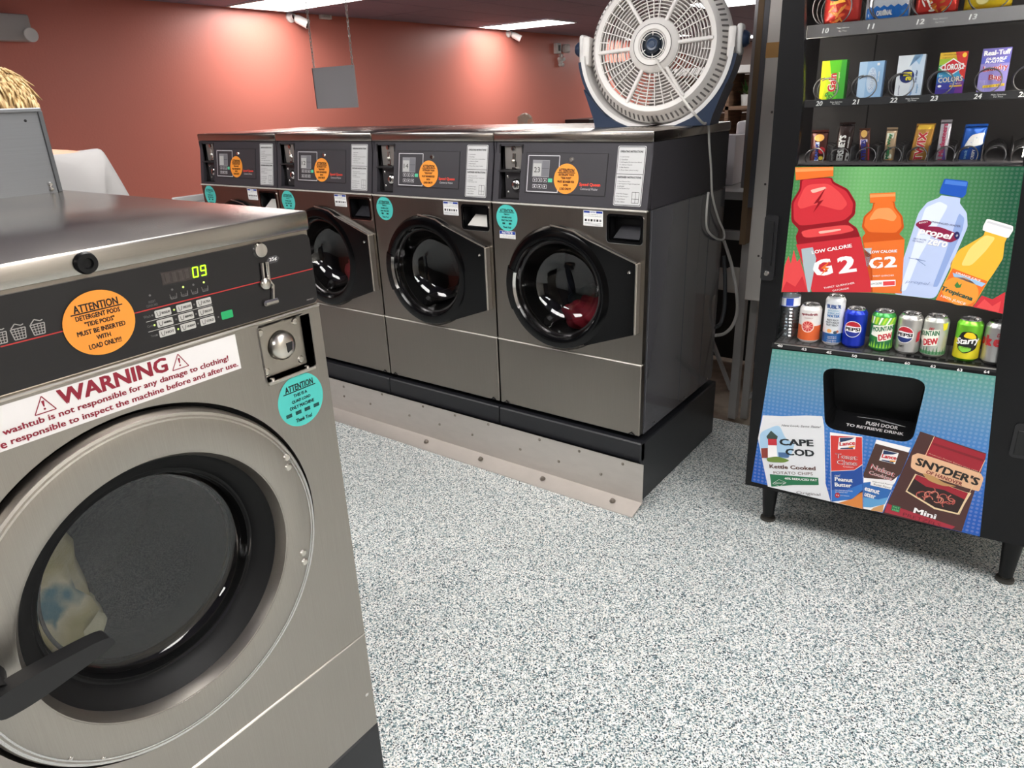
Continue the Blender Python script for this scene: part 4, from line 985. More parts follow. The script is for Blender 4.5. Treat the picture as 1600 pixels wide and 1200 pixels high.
# ================================================================== drinks on the can shelf (vending frame)
ALU = mat('#c9c9cb', .25, 1.0)
def put(name, label, cat, x, y, z, group=None):
    return empty(name, M=VM @ Matrix.Translation((x, y, z)), label=label, cat=cat, group=group)
def can(label, u0, u1, vb, body, h=.122, r=.033, y=.050, bands=(), draw=None, metal=.55):
    a = V(u0, vb, y)[0]; b3 = V(u1, vb, y)[0]; x = (a + b3) / 2
    e = put('drink_can', label, 'can', x, y, zs + .003, 'drinks on the can shelf')
    rn = r * .80
    MB().lathe([(0, .004), (rn * .85, .003), (rn * .95, 0), (r, .009), (r, h - .017), (r * .97, h - .013), (rn * .98, h - .004)], (0, 0, 0), 'z', 32).build('body', mat(body, .28, metal), e, True)
    MB().lathe([(rn * .98, h - .004), (rn * 1.02, h - .0025), (rn * 1.02, h), (rn * .93, h), (rn * .90, h - .004), (0, h - .004)], (0, 0, 0), 'z', 32).build('lid', ALU, e, True)
    MB().box(-.005, .005, -.012, .010, h - .0035, h - .0022, .0005).build('pull_tab', mat('#b3b3b5', .3, 1.0), e)
    for z0_, z1_, c in bands:
        MB().lathe([(r + .0002, z0_), (r + .0002, z1_)], (0, 0, 0), 'z', 32).build('colour_band', mat(c, .3, .35), e, True)
    if draw:
        P = Print(); draw(P); P.build('can_print', e, wrap(0, 0, r + .0003, .0002), slice_x=.004)
    return e
K = mat('#121214', .4)
def d_grapefruit(P):
    P.text('spindrift', (-.024, .094), (.028, .094), .010, mat('#8c2436', .4), 1, .02); P.ell(.0, .056, .0195, .0195, mat('#f0d2c4', .4), 1); P.ell(.0, .056, .0165, .0165, mat('#c8393a', .4), 2)
    for k in range(5): P.line((-.0165 * cos(k * pi / 5), .056 - .0165 * sin(k * pi / 5)), (.0165 * cos(k * pi / 5), .056 + .0165 * sin(k * pi / 5)), .0013, mat('#f0b8a8'), 3)
    P.text('GRAPEFRUIT', (-.012, .083), (.014, .083), .0035, mat('#b07a6a'), 1)
can('white and orange can with a halved grapefruit picture', 1243, 1281, 538, '#e3dfdd', draw=d_grapefruit, bands=[(.010, .058, '#ea6b37')], metal=.2)
def d_tall(P):
    P.text('BUBL\'R', (-.022, .126), (.022, .126), .013, mat('#1f4a8c', .4), 1, .03); P.text('ANTIOXIDANT', (-.018, .113), (.020, .113), .0055, mat('#7fb0cc'), 1, .01); P.text('SPARKLING', (-.018, .105), (.020, .105), .006, mat('#5a9ac4'), 1, .01); P.text('WATER', (-.018, .096), (.020, .096), .009, mat('#2f6fb0'), 1, .03)
    for z, w_ in ((.083, .017), (.075, .02), (.067, .018)): P.text('FRUITY PEACH', (-w_, z), (w_, z), .006, mat('#35404c'), 1, .01)
    P.ell(-.006, .048, .007, .006, mat('#e9a25c'), 1); P.ell(.012, .044, .006, .005, mat('#3c4a58'), 1); P.ell(.018, .047, .004, .004, mat('#b96a4a'), 1)
    for z in (.030, .025, .018, .013): P.text('natural flavor', (-.010, z), (.018, z), .0035, WHITE_P, 2)
can('tall slim white can with a blue lower band', 1280, 1316, 543, '#dfe2e6', h=.157, r=.029, draw=d_tall, bands=[(.010, .040, '#2a63a6')], metal=.2)
def d_pepsi(nav, P, dx=0, sil=False):
    P.ell(dx, .062, .0255, .0255, mat('#f4f2f2', .35), 1); 
    top = [(dx + .0238 * cos(t), .062 + .0238 * sin(t)) for t in [radians(a) for a in range(18, 163, 8)]]; P.poly(top + [(dx - .010, .072), (dx + .008, .070)], mat('#b4202f', .35), 2)
    bt = [(dx + .0238 * cos(t), .062 + .0238 * sin(t)) for t in [radians(a) for a in range(198, 343, 8)]]; P.poly(bt + [(dx + .010, .052), (dx - .008, .054)], mat(nav, .35), 2)
    P.text('PEPSI', (dx - .022, .062), (dx + .022, .062), .0105, K, 3, .035)
    if sil: P.text('DIET', (dx - .012, .026), (dx + .004, .026), .006, K, 1, .01); P.poly([(dx + .034, .04), (dx + .046, .045), (dx + .046, .075), (dx + .036, .07)], mat('#b4202f', .4), 1)
can('bright blue cola can with a round red white and blue emblem', 1311, 1351, 548, '#1d36b8', draw=lambda P: d_pepsi('#1c2f8e', P, -.002))
def d_dew(P, diet=False):
    G = mat('#1f6a43', .35); Rd = mat('#c22b36', .35)
    o = -.018 if diet else .004
    if not diet:
        for k in range(7): P.poly([(-.04 + k * .012, .107), (-.034 + k * .012, .107), (-.036 + k * .010, .085), (-.040 + k * .010, .085)], mat('#f2f4e8') if k % 2 else mat('#c7e23a'), 1)
    else: P.poly([(.018, .106), (.034, .106), (.034, .088), (.022, .084)], mat('#f2e22a'), 1); P.text('DIET', (-.016, .088), (-.002, .088), .008, Rd, 2, .02, .2)
    P.poly([(o - .034, .050), (o - .030, .080), (o + .030, .088), (o + .028, .040), (o - .010, .032), (o - .012, .046)], mat('#eef0e2', .35), 2)
    P.text('MOUNTAIN', (o - .030, .068), (o + .030, .078), .015, G, 3, .03, .1); P.text('DEW', (o - .010, .044), (o + .030, .054), .019, Rd, 3, .04, .1)
    for k in range(9): P.poly([(-.036 + k * .009, .012), (-.030 + k * .009, .012), (-.033 + k * .009, .026 + .006 * (k % 3))], mat('#8fd03a') if not diet else mat('#3d7a4c'), 1)
can('green can with white and lime streaks and red lettering', 1352, 1395, 553, '#3f9a4a', draw=d_dew, bands=[(.084, .106, '#86d14a'), (.010, .034, '#2f7a48')])
can('silver cola can with a round red white and blue emblem', 1393, 1436, 558, '#c6c4c2', draw=lambda P: d_pepsi('#1c2f6e', P, -.010, True), metal=.75)
can('silver green can with red lettering and a yellow shoulder patch', 1431, 1477, 563, '#c9ccc4', draw=lambda P: d_dew(P, True), metal=.6, bands=[(.010, .020, '#6e9a76')])
def d_lemon(P):
    P.poly(smoothpoly([(-.028, .066), (-.018, .088), (.004, .092), (.022, .082), (.026, .062), (.024, .040), (-.004, .024), (-.024, .036)], .3), K, 1)
    P.poly(smoothpoly([(-.014, .074), (-.006, .089), (.010, .088), (.020, .076), (.018, .068)], .3), mat('#eccb1e', .35), 2); P.poly(smoothpoly([(-.022, .046), (.012, .044), (.010, .034), (-.008, .028), (-.020, .036)], .3), mat('#86cf45', .35), 2)
    P.text('Starry', (-.030, .056), (.030, .066), .026, K, 3, .09, .25); P.text('Starry', (-.030, .056), (.030, .066), .025, WHITE_P, 4, .02, .25); P.text('LEMON LIME', (-.012, .043), (.010, .043), .004, K, 3)
can('yellow and green lemon lime can with white script', 1480, 1530, 571, '#79cf3a', draw=d_lemon, bands=[(.009, .066, '#e2d42c')])
def d_coke(P):
    P.text('Diet', (-.004, .088), (.016, .091), .010, mat('#b52a34', .35), 2, .01, .3); P.text('k', (-.030, .070), (-.012, .070), .030, mat('#b5262f', .35), 2, .05); P.text('e', (-.009, .066), (.008, .066), .022, mat('#b5262f', .35), 2, .05); P.text('o', (-.050, .066), (-.033, .066), .022, mat('#b5262f', .35), 2, .05)
can('silver can with large dark red lettering at the right end of the shelf', 1523, 1575, 577, '#c3c2c1', draw=d_coke, metal=.75)
# water bottle
PLAST = glass_mat('clear_plastic', (.93, .95, .96), 2.6)
x = V(1228, 535, .05)[0]
e = put('water_bottle', 'clear plastic water bottle with a blue and white label', 'bottle', x, .052, zs + .003, 'drinks on the can shelf')
pr = [(0, .004), (.024, 0), (.031, .008)]
for k in range(9): pr += [(.032, .014 + k * .011), (.0290, .0195 + k * .011)]
pr += [(.032, .114), (.032, .150), (.026, .172), (.013, .188), (.013, .196)]
MB().lathe(pr, (0, 0, 0), 'z', 28).build('body', PLAST, e, True)
MB().lathe([(0, .006), (.027, .010), (.027, .112), (.027, .15), (.010, .18), (0, .18)], (0, 0, 0), 'z', 20).build('water', glass_mat('water_fill', (.90, .93, .95), 1.6), e, True)
MB().lathe([(.0325, .113), (.0325, .143)], (0, 0, 0), 'z', 28).build('label', mat('#e6e8ee', .4), e, True)
P = Print(); P.rect(-.004, .116, .018, .140, mat('#2447b4', .4), 1); P.rect(-.034, .116, -.020, .140, mat('#2a2f5c', .4), 1); P.rect(-.036, .1415, .036, .143, mat('#2447b4', .4), 1); P.rect(-.036, .113, .036, .1145, mat('#2447b4', .4), 1)
P.build('label_print', e, wrap(0, 0, .0327, .0002), slice_x=.004)
MB().lathe([(.0145, .192), (.0145, .205), (0, .205)], (0, 0, 0), 'z', 20).build('cap', mat('#e8e8ea', .4), e, True)

# ================================================================== boxes on the second tray
def carton(label, BL, BR, TL, TR, draw, side, y=.118, dp=.045):
    p = [V(*c, y) for c in (BL, BR, TR, TL)]
    x0 = (p[0][0] + p[3][0]) / 2; x1 = (p[1][0] + p[2][0]) / 2; h = (p[2][1] + p[3][1]) / 2 - (p[0][1] + p[1][1]) / 2
    w_ = x1 - x0
    e = put('detergent_box', label, 'box', (x0 + x1) / 2, y, z2 + .0005, 'boxes on the second snack tray')
    MB().box(-w_ / 2, w_ / 2, 0, dp, 0, h, .0008).build('carton', mat(side, .4), e)
    P = Print(lambda a, b3: (-w_ / 2 + a * w_, b3 * h)); draw(P, w_, h); P.build('box_print', e, flat(0, .0003))
    return e
def VT(P, t, x, y0, y1, h, m, l=2, bold=.02): P.text(t, (x, y0), (x, y1), h, m, l, bold)
def b_green(P, w_, h):
    P.rect(0, 0, 1, 1, mat('#5fbf2e', .35), 0); P.poly([(0, 0), (.28, 0), (.45, .5), (.3, 1), (0, 1)], mat('#c4d92a', .35), 1); P.poly([(0, 0), (.12, 0), (.2, .5), (.08, 1), (0, 1)], mat('#f2e02a', .35), 2); P.poly([(.7, 0), (1, 0), (1, 1), (.8, 1)], mat('#43a33a', .35), 1)
    VT(P, 'Gain', .48, .22, .68, w_ * .34, WHITE_P, 3, .09); VT(P, 'Gain', .48, .22, .68, w_ * .33, mat('#c8232f', .35), 4, .02); VT(P, 'Original', .74, .45, .70, w_ * .07, mat('#dff0b0'), 3)
    for a, b3, r in ((.30, .16, .5), (.48, .10, -.4), (.62, .22, 1.0), (.72, .30, .2), (.58, .36, .8), (.36, .10, 2)): P.ell(a, b3, .08, .045, mat('#2f4a2a'), 3, 14, r); P.ell(a, b3, .05, .025, mat('#6cc04a'), 4, 14, r)
carton('bright green and yellow detergent box on the tray', (1279, 155), (1316.5, 154.5), (1286.5, 92.5), (1325, 91), b_green, '#3f8f34')
def b_blue(P, w_, h):
    P.rect(0, 0, 1, 1, mat('#9cc1e8', .35), 0); P.rect(0, 0, .32, 1, mat('#b7d3f0', .35), 1); P.ell(.55, .5, .2, .34, mat('#cfe0f4', .35), 1, 24); VT(P, 'Snuggle', .58, .24, .80, w_ * .26, mat('#eef4fb'), 3, .05); VT(P, 'Snuggle', .58, .24, .80, w_ * .24, mat('#8fa5cf'), 4, .0)
    VT(P, 'fabric sheets', .82, .45, .72, w_ * .07, WHITE_P, 3); P.rect(.72, .88, .82, .95, WHITE_P, 3)
carton('pale blue fabric softener box on the tray', (1337, 149), (1375, 147), (1346, 90), (1384.5, 88), b_blue, '#7fa3cf')
def b_white(P, w_, h):
    P.rect(0, 0, 1, 1, mat('#e6ebf2', .35), 0); P.poly([(.48, 0), (1, 0), (1, 1), (.72, .96), (.52, .75), (.62, .4)], mat('#cfdff2', .35), 1); P.poly([(.44, .72), (.56, .95), (.80, .76), (.9, 1), (.6, 1)], mat('#9cc3e6', .35), 2)
    P.ell(.40, .50, .27, .16, mat('#23306e', .35), 3, 28); VT(P, 'all', .42, .40, .60, w_ * .32, mat('#f2e23a', .35), 5, .02); VT(P, 'free clear', .74, .34, .64, w_ * .09, mat('#2f4a7c'), 4, .01); VT(P, 'detergent', .84, .08, .3, w_ * .09, mat('#6a9fcc'), 4); VT(P, 'powder', .16, .06, .3, w_ * .06, mat('#56607c'), 4); VT(P, 'hypo', .62, .04, .18, w_ * .09, mat('#3f7fc0'), 4, .02)
carton('white detergent box with a navy oval on the tray', (1396.5, 151), (1437, 150), (1405, 86), (1448, 83.5), b_white, '#c3cad6')
def b_rainbow(P, w_, h):
    cols = ['#3c2f86', '#3b3f9c', '#2f62b4', '#3f96c4', '#4fae6a', '#a8c43a', '#e2b83a']
    for k in range(14):
        P.rect(0, k / 14, 1, (k + 1) / 14, mat(cols[min(6, k // 2)], .35), 0)
    P.poly([(.55, 1), (1, 1), (1, .35), (.8, .5)], mat('#d23a35', .35), 1); P.poly([(.75, .4), (1, .3), (1, 0), (.7, 0)], mat('#6a2f8c', .35), 1)
    P.poly([(.02, .66), (.5, .86), (.98, .66), (.5, .46)], WHITE_P, 2); P.poly([(.07, .66), (.5, .83), (.93, .66), (.5, .49)], mat('#c8242f', .35), 3); P.text('CLOROX2', (.10, .655), (.92, .665), h * .14, WHITE_P, 5, .03)
    P.text('COLORS', (.06, .36), (.94, .38), h * .12, mat('#e6dcc2'), 4, .01); P.text('for', (.06, .47), (.2, .47), h * .05, WHITE_P, 4); P.ell(.88, .92, .08, .055, mat('#f0c53a'), 4, 16); P.rect(.5, .19, .95, .23, mat('#d9a83a'), 4); P.text('stain fighter', (.5, .26), (.92, .27), h * .03, WHITE_P, 4)
    P.text('removes stains', (.1, .95), (.7, .95), h * .03, INK, 4); P.text('brightens colors', (.1, .88), (.6, .88), h * .03, INK, 4); P.ell(.14, .22, .07, .03, WHITE_P, 4, 12)
carton('rainbow coloured laundry booster box with a red diamond', (1460, 149), (1502, 147), (1470, 81.5), (1514.5, 80), b_rainbow, '#3a2a60')
def b_purple(P, w_, h):
    P.rect(0, 0, 1, 1, mat('#8f86c9', .35), 0); P.rect(0, .66, 1, 1, mat('#6d66b0', .35), 1); P.rect(.02, .67, .98, .80, mat('#5a62c0', .35), 2)
    P.text('Real-Tuff', (.06, .895), (.97, .91), h * .11, WHITE_P, 4, .03); P.text('DURABLE', (.16, .765), (.88, .775), h * .055, WHITE_P, 4, .03, .2); P.text('PLASTIC', (.14, .70), (.82, .71), h * .055, WHITE_P, 4, .03, .2)
    for o, m_ in ((.06, WHITE_P), (.01, mat('#b5303c', .35))):
        P.text('Laundry', (.12, .53), (.96, .57), h * .16, m_, 4 if o > .02 else 5, o); P.text('Bag', (.36, .34), (.82, .34), h * .15, m_, 4 if o > .02 else 5, o)
    P.poly([(.2, .12), (.95, .15), (.95, .21), (.2, .18)], mat('#e9c63a'), 4); P.text('24 in x 36 in', (.25, .155), (.9, .175), h * .035, INK, 5)
    for k in range(5): P.rect(.03 + .05 * k, .05, .06 + .05 * k, .30, mat('#a9a2dc'), 2)
carton('purple laundry bag box with white and red lettering', (1524.5, 145.5), (1569, 144), (1537, 75), (1583, 73), b_purple, '#4d4790')

# ================================================================== bags and bars
def pouch(name, label, cat, u0, u1, vb, vt, tray_z, m, y, th, draw=None, h=None, group=None, crimp=None, lean=0.0, seed=1):
    a = V(u0, vb, y); b3 = V(u1, vb, y); t = V((u0 + u1) / 2, vt, y)
    w_ = b3[0] - a[0]; hh = h or (t[1] - tray_z)
    e = put(name, label, cat, (a[0] + b3[0]) / 2, y + th / 2, tray_z + .001, group)
    rnd = random.Random(seed); nx_, nz_ = 14, 18
    def surf(i, k, side):
        fx, fz = i / nx_, k / nz_
        bul = (max(0, sin(pi * min(1, max(0, (fz - .06) / .88)))) ** .55) * (max(0, sin(pi * fx)) ** .6)
        wob = 1 + .10 * sin(fx * 13 + seed) * sin(fz * 17 + 2 * seed)
        xs = (fx - .5) * w_ * (1 - .05 * bul) + lean * fz * hh
        yy = side * bul * th / 2 * wob + .0012 * sin(fx * 60) * (1 if (fz < .06 or fz > .94) else 0)
        return (xs, yy, fz * hh)
    mb = MB()
    for side in (-1, 1):
        g = [[mb.bm.verts.new(surf(i, k, side)) for i in range(nx_ + 1)] for k in range(nz_ + 1)]
        for k in range(nz_):
            for i in range(nx_): mb.bm.faces.new((g[k][i], g[k][i + 1], g[k + 1][i + 1], g[k + 1][i]))
    bmesh.ops.remove_doubles(mb.bm, verts=mb.bm.verts, dist=.00005)
    mb.build('wrapper', m, e, 'all')
    for (z0_, z1_) in ((0, .05), (.95, 1)):
        MB().box(-w_ / 2 + lean * z0_ * hh, w_ / 2 + lean * z0_ * hh, -.0012, .0012, z0_ * hh, z1_ * hh).build('crimp', crimp or m, e)
    if draw:
        P = Print(lambda p, q_: ((p - .5) * w_, q_ * hh)); draw(P, w_, hh)
        def fm(X, Z, l):
            fx = X / w_ + .5; fz = Z / hh
            bul = (max(0, sin(pi * min(1, max(0, (fz - .06) / .88)))) ** .55) * (max(0, sin(pi * min(1, max(0, fx)))) ** .6)
            wob = 1 + .10 * sin(fx * 13 + seed) * sin(fz * 17 + 2 * seed)
            return (X * (1 - .05 * bul) + lean * Z, -bul * th / 2 * wob - .0012 - .0004 * l, Z)
        P.build('wrapper_print', e, fm, slice_x=w_ / 10)
    return e
FOIL = lambda c: mat(c, .28, .35)
def g_red(P, w_, h):
    for k in range(12): 
        rnd = random.Random(k); cx, cz = rnd.uniform(.15, .75), rnd.uniform(.05, .30)
        P.ell(cx, cz, .12, .02, mat('#d98a3c') if k % 2 else mat('#e0562f'), 1 + k % 3, 12, rnd.uniform(-.8, .8))
    P.poly([(.15, .30), (.6, .32), (.55, .42), (.2, .42)], mat('#e8a02c'), 4); P.ell(.3, .40, .2, .06, INK, 5, 20); P.ell(.3, .41, .16, .04, mat('#f2d23a'), 6, 20); P.text('hot', (.2, .41), (.4, .41), .012, INK, 7, .02)
pouch('snack_bag', 'red and orange snack bag at the left of the top tray', 'snack bag', 1284, 1341, 36, 0, z1, FOIL('#c23630'), .118, .05, g_red, .20, 'bags on the top tray', seed=2)
def g_blue(P, w_, h):
    P.poly([(.03, .0), (.97, .0), (.97, .20), (.9, .23), (.82, .20), (.74, .23), (.66, .20), (.58, .23), (.5, .20), (.42, .23), (.34, .20), (.26, .23), (.18, .20), (.1, .23), (.03, .20)], mat('#1f66b8', .35), 1); P.text('ORIGINAL', (.26, .135), (.62, .135), .013, WHITE_P, 2, .02)
    P.poly([(.6, .04), (.95, .10), (.9, .16), (.66, .12)], mat('#2f80d0', .3), 2); P.ell(.5, .34, .25, .05, mat('#e3d98a'), 1, 20)
pouch('snack_bag', 'white and blue snack bag on the top tray', 'snack bag', 1349, 1419, 30, 0, z1, FOIL('#d3d9e4'), .118, .05, g_blue, .20, 'bags on the top tray', seed=5)
def g_mix(P, w_, h):
    for k in range(16):
        rnd = random.Random(k + 40); cx, cz = rnd.uniform(.15, .7), rnd.uniform(.10, .34)
        P.ell(cx, cz, .07, .015, mat(['#e08a2c', '#f0ece4', '#b5651d', '#d9d2c4'][k % 4]), 1 + k % 3, 12, rnd.uniform(-.9, .9))
    P.ell(.40, .105, .075, .014, mat('#c9c6bf'), 5, 12)
pouch('snack_bag', 'bright red snack mix bag on the top tray', 'snack bag', 1427, 1494, 25, 0, z1, FOIL('#d2382f'), .118, .05, g_mix, .20, 'bags on the top tray', seed=8)
def g_yel(P, w_, h):
    for cx, cz in ((.38, .18), (.62, .22), (.25, .26), (.8, .25)): P.ell(cx, cz, .16, .07, mat('#d9c04a'), 1, 24); P.ell(cx, cz, .14, .06, mat('#f2e6a0'), 2, 24)
pouch('snack_bag', 'yellow potato chip bag on the top tray', 'snack bag', 1504, 1579, 18, 0, z1, FOIL('#eccb1f'), .118, .05, g_yel, .20, 'bags on the top tray', seed=11)
G3 = 'candy on the third tray'
def vbar(t, col, lay=2, x=.42, y0=.06, y1=.75, hh=.5, bold=.03, under=None):
    def d(P, w_, h):
        if under: P.poly(under[1], mat(under[0], .35), 1)
        P.text(t, (x, y0), (x, y1), w_ * hh, mat(col, .35), lay, bold)
    return d
def c1(P, w_, h):
    P.ell(.5, .78, .3, .10, mat('#d9a04a', .4), 1, 18); P.ell(.72, .42, .2, .10, mat('#b5262f', .4), 1, 16); P.poly([(.3, .08), (.55, .08), (.55, .66), (.3, .66)], mat('#c9d4e6', .4), 2); VT(P, 'PEANUT', .43, .10, .64, w_ * .2, mat('#2b4aa0', .4), 3, .02); P.ell(.7, .2, .14, .06, mat('#c9b23a'), 2, 14)
pouch('candy_bag', 'dark brown candy bag with round sweets at the left of the candy tray', 'candy', 1263, 1289, 257, 204, z3, FOIL('#4a1f1a'), .118, .02, c1, None, G3, seed=3)
def c2(P, w_, h): VT(P, "HERSHEY'S", .36, .04, .70, w_ * .46, mat('#f2f0ee', .3), 2, .04); P.poly([(.7, .04), (.95, .06), (.8, .16), (.95, .26), (.75, .30)], mat('#e6e2e0', .3), 1); VT(P, 'cookies', .78, .40, .66, w_ * .12, mat('#d9d6d2'), 2)
pouch('candy_bar', 'dark chocolate bar with large white lettering', 'candy', 1301, 1325, 256, 192, z3, FOIL('#2b1a17'), .118, .014, c2, None, G3, lean=.06, seed=4)
def c3(P, w_, h): P.rect(.12, .04, .78, .70, mat('#d9cfe6', .35), 1); VT(P, 'SATISFIES', .44, .05, .69, w_ * .46, mat('#23308c', .35), 2, .03); P.ell(.45, .85, .3, .10, mat('#d0a04a', .4), 1, 14); P.poly([(.82, .1), (.96, .1), (.96, .5), (.85, .6)], mat('#a3262f', .35), 1)
pouch('candy_bar', 'brown caramel peanut bar with a blue lettered panel', 'candy', 1341, 1358, 257, 201, z3, FOIL('#5a3226'), .118, .016, c3, None, G3, lean=-.09, seed=5)
def c4(P, w_, h): P.rect(.1, .15, .75, .85, mat('#e3e6d2', .35), 1); VT(P, 'Milky Way', .42, .16, .84, w_ * .42, mat('#2f7a4c', .35), 2, .03); P.ell(.6, .1, .3, .08, mat('#d9a05a'), 1, 12)
pouch('candy_bar', 'cream and green candy bar in a clear wrapper', 'candy', 1378, 1395, 257, 200, z3, FOIL('#b59a7c'), .118, .016, c4, None, G3, seed=6)
def c5(P, w_, h):
    VT(P, 'TWIX', .46, .08, .80, w_ * .50, mat('#f3e6d6', .35), 2, .07); VT(P, 'TWIX', .46, .08, .80, w_ * .46, mat('#c4202f', .35), 3, .02); P.rect(.1, .86, .95, .97, mat('#e0b23a', .3, .6), 1)
pouch('candy_bar', 'gold caramel cookie bar with large red lettering', 'candy', 1418, 1447, 257, 194, z3, FOIL('#c08a3c'), .118, .016, c5, None, G3, lean=.08, seed=7)
def c6(P, w_, h): VT(P, '3 Musketeers', .42, .06, .92, w_ * .5, mat('#b03a5c', .35), 2, .03); P.poly([(.5, .0), (1, .0), (.7, .4)], mat('#5a3f8c'), 1)
pouch('candy_bar', 'slim silver and pink candy bar', 'candy', 1460, 1477, 257, 188, z3, FOIL('#c9c3cc'), .118, .014, c6, None, G3, seed=8)
def c7(P, w_, h):
    P.poly(smoothpoly([(.1, .42), (.35, .74), (.95, .80), (.92, .62), (.98, .50), (.5, .44)], .3), mat('#d9d9da', .35), 1); P.rect(.45, .10, .75, .40, mat('#23489c', .35), 2); VT(P, 'CRISPY', .62, .12, .38, w_ * .14, WHITE_P, 3, .02); VT(P, 'snack', .26, .14, .36, w_ * .14, mat('#8fc0e6'), 3, .01); P.poly([(.3, .0), (.9, .04), (.95, .12), (.5, .08)], mat('#6fd0e0', .3), 3)
pouch('candy_bag', 'shiny blue sweet treat bag with a white centre on the candy tray', 'candy', 1495, 1530, 256, 195, z3, FOIL('#1d5ab8'), .118, .022, c7, None, G3, lean=.05, seed=9)
# ================================================================== fan on the right end washer
FX, FY, LIDZ = -.172, .40, 1.3745
FM = Matrix.Translation((FX, FY, LIDZ)) @ Matrix.Rotation(radians(10), 4, 'Z')
fan = empty('floor_fan', M=FM, label='large pale grey drum fan in a dark blue cradle standing on the washer lid', cat='fan')
FW = mat('#e9e5e1', .45); FG = mat('#dcd8d4', .5); NAVYF = mat('#23324a', .4); FWH = mat('#e6e4e2', .45)
FC = Vector((0, 0, .265)); TILT = Matrix.Translation(FC) @ Matrix.Rotation(radians(-5), 4, 'X')   # rear side (local -y) turned up a little
RG = .215
hs = MB()
hs.lathe([(RG - .012, -.062), (RG + .004, -.066), (RG + .012, -.058), (RG + .022, -.034), (RG + .040, .0), (RG + .044, .045), (RG + .032, .075), (RG + .018, .080), (RG + .012, .070), (RG + .028, .03), (RG + .014, -.02), (RG - .012, -.05), (RG - .012, -.062)], (0, 0, 0), 'y', 72)
fh = hs.build('housing', FW, fan, True, TILT)
# slots round the side of the housing
sl = None
for k in range(84):
    a = 2 * pi * k / 84
    m = Matrix.Rotation(-a, 4, 'Y') @ Matrix.Translation((RG + .026, -.024, 0)) @ Matrix.Rotation(-.45, 4, 'Z')
    if sl is None: sl = MB().box(-.003, .0035, -.019, .019, -.0030, .0030, .001).build('slot', mat('#6f6b69', .6), fh); o = sl
    else: o = sl.copy(); COL.objects.link(o)
    o.matrix_local = m
gr = MB()
for k in range(11):
    r = .090 + k * .0112
    gr.tube([(r * cos(2 * pi * i / 72), -.056 + .002 * k * 0, r * sin(2 * pi * i / 72)) for i in range(72)], .0024, 6, True)
g = gr.build('rear_grille', FG, fan, 'all', TILT)
OFF = radians(4)
for k in range(6):
    a = OFF + k * pi / 3
    mb = MB().box(.080, RG - .006, -.068, -.052, -.0065, .0065, .003)
    mb.build('spoke', FW, fan, True, TILT @ Matrix.Rotation(-a, 4, 'Y'))
    for j, f in enumerate((.17, .34, .5, .66, .83)):
        aa = a + f * pi / 3
        r0 = .088 if j in (1, 2, 3) else .170
        MB().box(r0, RG - .008, -.062, -.056, -.0016, .0016).build('rib', FW, fan, False, TILT @ Matrix.Rotation(-aa, 4, 'Y'))
hb = MB().lathe([(.090, -.050), (.089, -.066), (.078, -.078), (.068, -.083), (.066, -.086), (.052, -.086), (.048, -.080)], (0, 0, 0), 'y', 48).build('hub', FW, fan, True, TILT)
MB().lathe([(.068, -.0835), (.069, -.0845), (.0665, -.0865)], (0, 0, 0), 'y', 48).build('hub_seam', mat('#8e8a88', .5), hb, True)
for r in (.046, .039): MB().tube([(r * cos(2 * pi * i / 40), -.082, r * sin(2 * pi * i / 40)) for i in range(40)], .0018, 6, True).build('hub_ring', FW, hb, 'all')
for k in range(6): MB().box(.030, .048, -.084, -.080, -.0012, .0012, M=Matrix.Rotation(k * pi / 3 + .5, 4, 'Y')).build('hub_bar', FW, hb)
MB().lathe([(.047, -.055), (.047, -.070), (.030, -.074), (.029, -.084), (.022, -.090), (0, -.092)], (0, 0, 0), 'y', 36).build('motor_cap', mat('#1d2733', .35), fan, True, TILT)
MB().lathe([(.020, -.0905), (.0185, -.0925), (.012, -.0915), (.011, -.0935), (0, -.094)], (0, 0, 0), 'y', 30).build('motor_badge', mat('#31415a', .3), fan, True, TILT)
for k in range(5):
    a0 = 2 * pi * k / 5; mb = MB(); rows = []
    for i in range(9):
        r = .05 + .150 * i / 8; ww = .16 + .34 * (i / 8) * (1 - .25 * (i / 8)); rows.append([mb.bm.verts.new((r * cos(a0 + s * ww), .005 + .028 * s + .004 * i / 8, r * sin(a0 + s * ww))) for s in (-1, -.5, 0, .5, 1)])
    for i in range(8):
        for j in range(4): mb.bm.faces.new((rows[i][j], rows[i][j + 1], rows[i + 1][j + 1], rows[i + 1][j]))
    r_ = bmesh.ops.solidify(mb.bm, geom=mb.bm.faces[:], thickness=.003)
    mb.build('blade', mat('#cfc8c6', .5), fan, 'all', TILT)
fg = MB()
for k in range(12):
    r = .03 + k * .0165
    fg.tube([(r * cos(2 * pi * i / 60), .070, r * sin(2 * pi * i / 60)) for i in range(60)], .0022, 5, True)
for k in range(18):
    a = 2 * pi * k / 18; fg.box(.03, RG, .067, .072, -.0015, .0015, M=Matrix.Rotation(a, 4, 'Y'))
fg.build('front_grille', FG, fan, False, TILT)
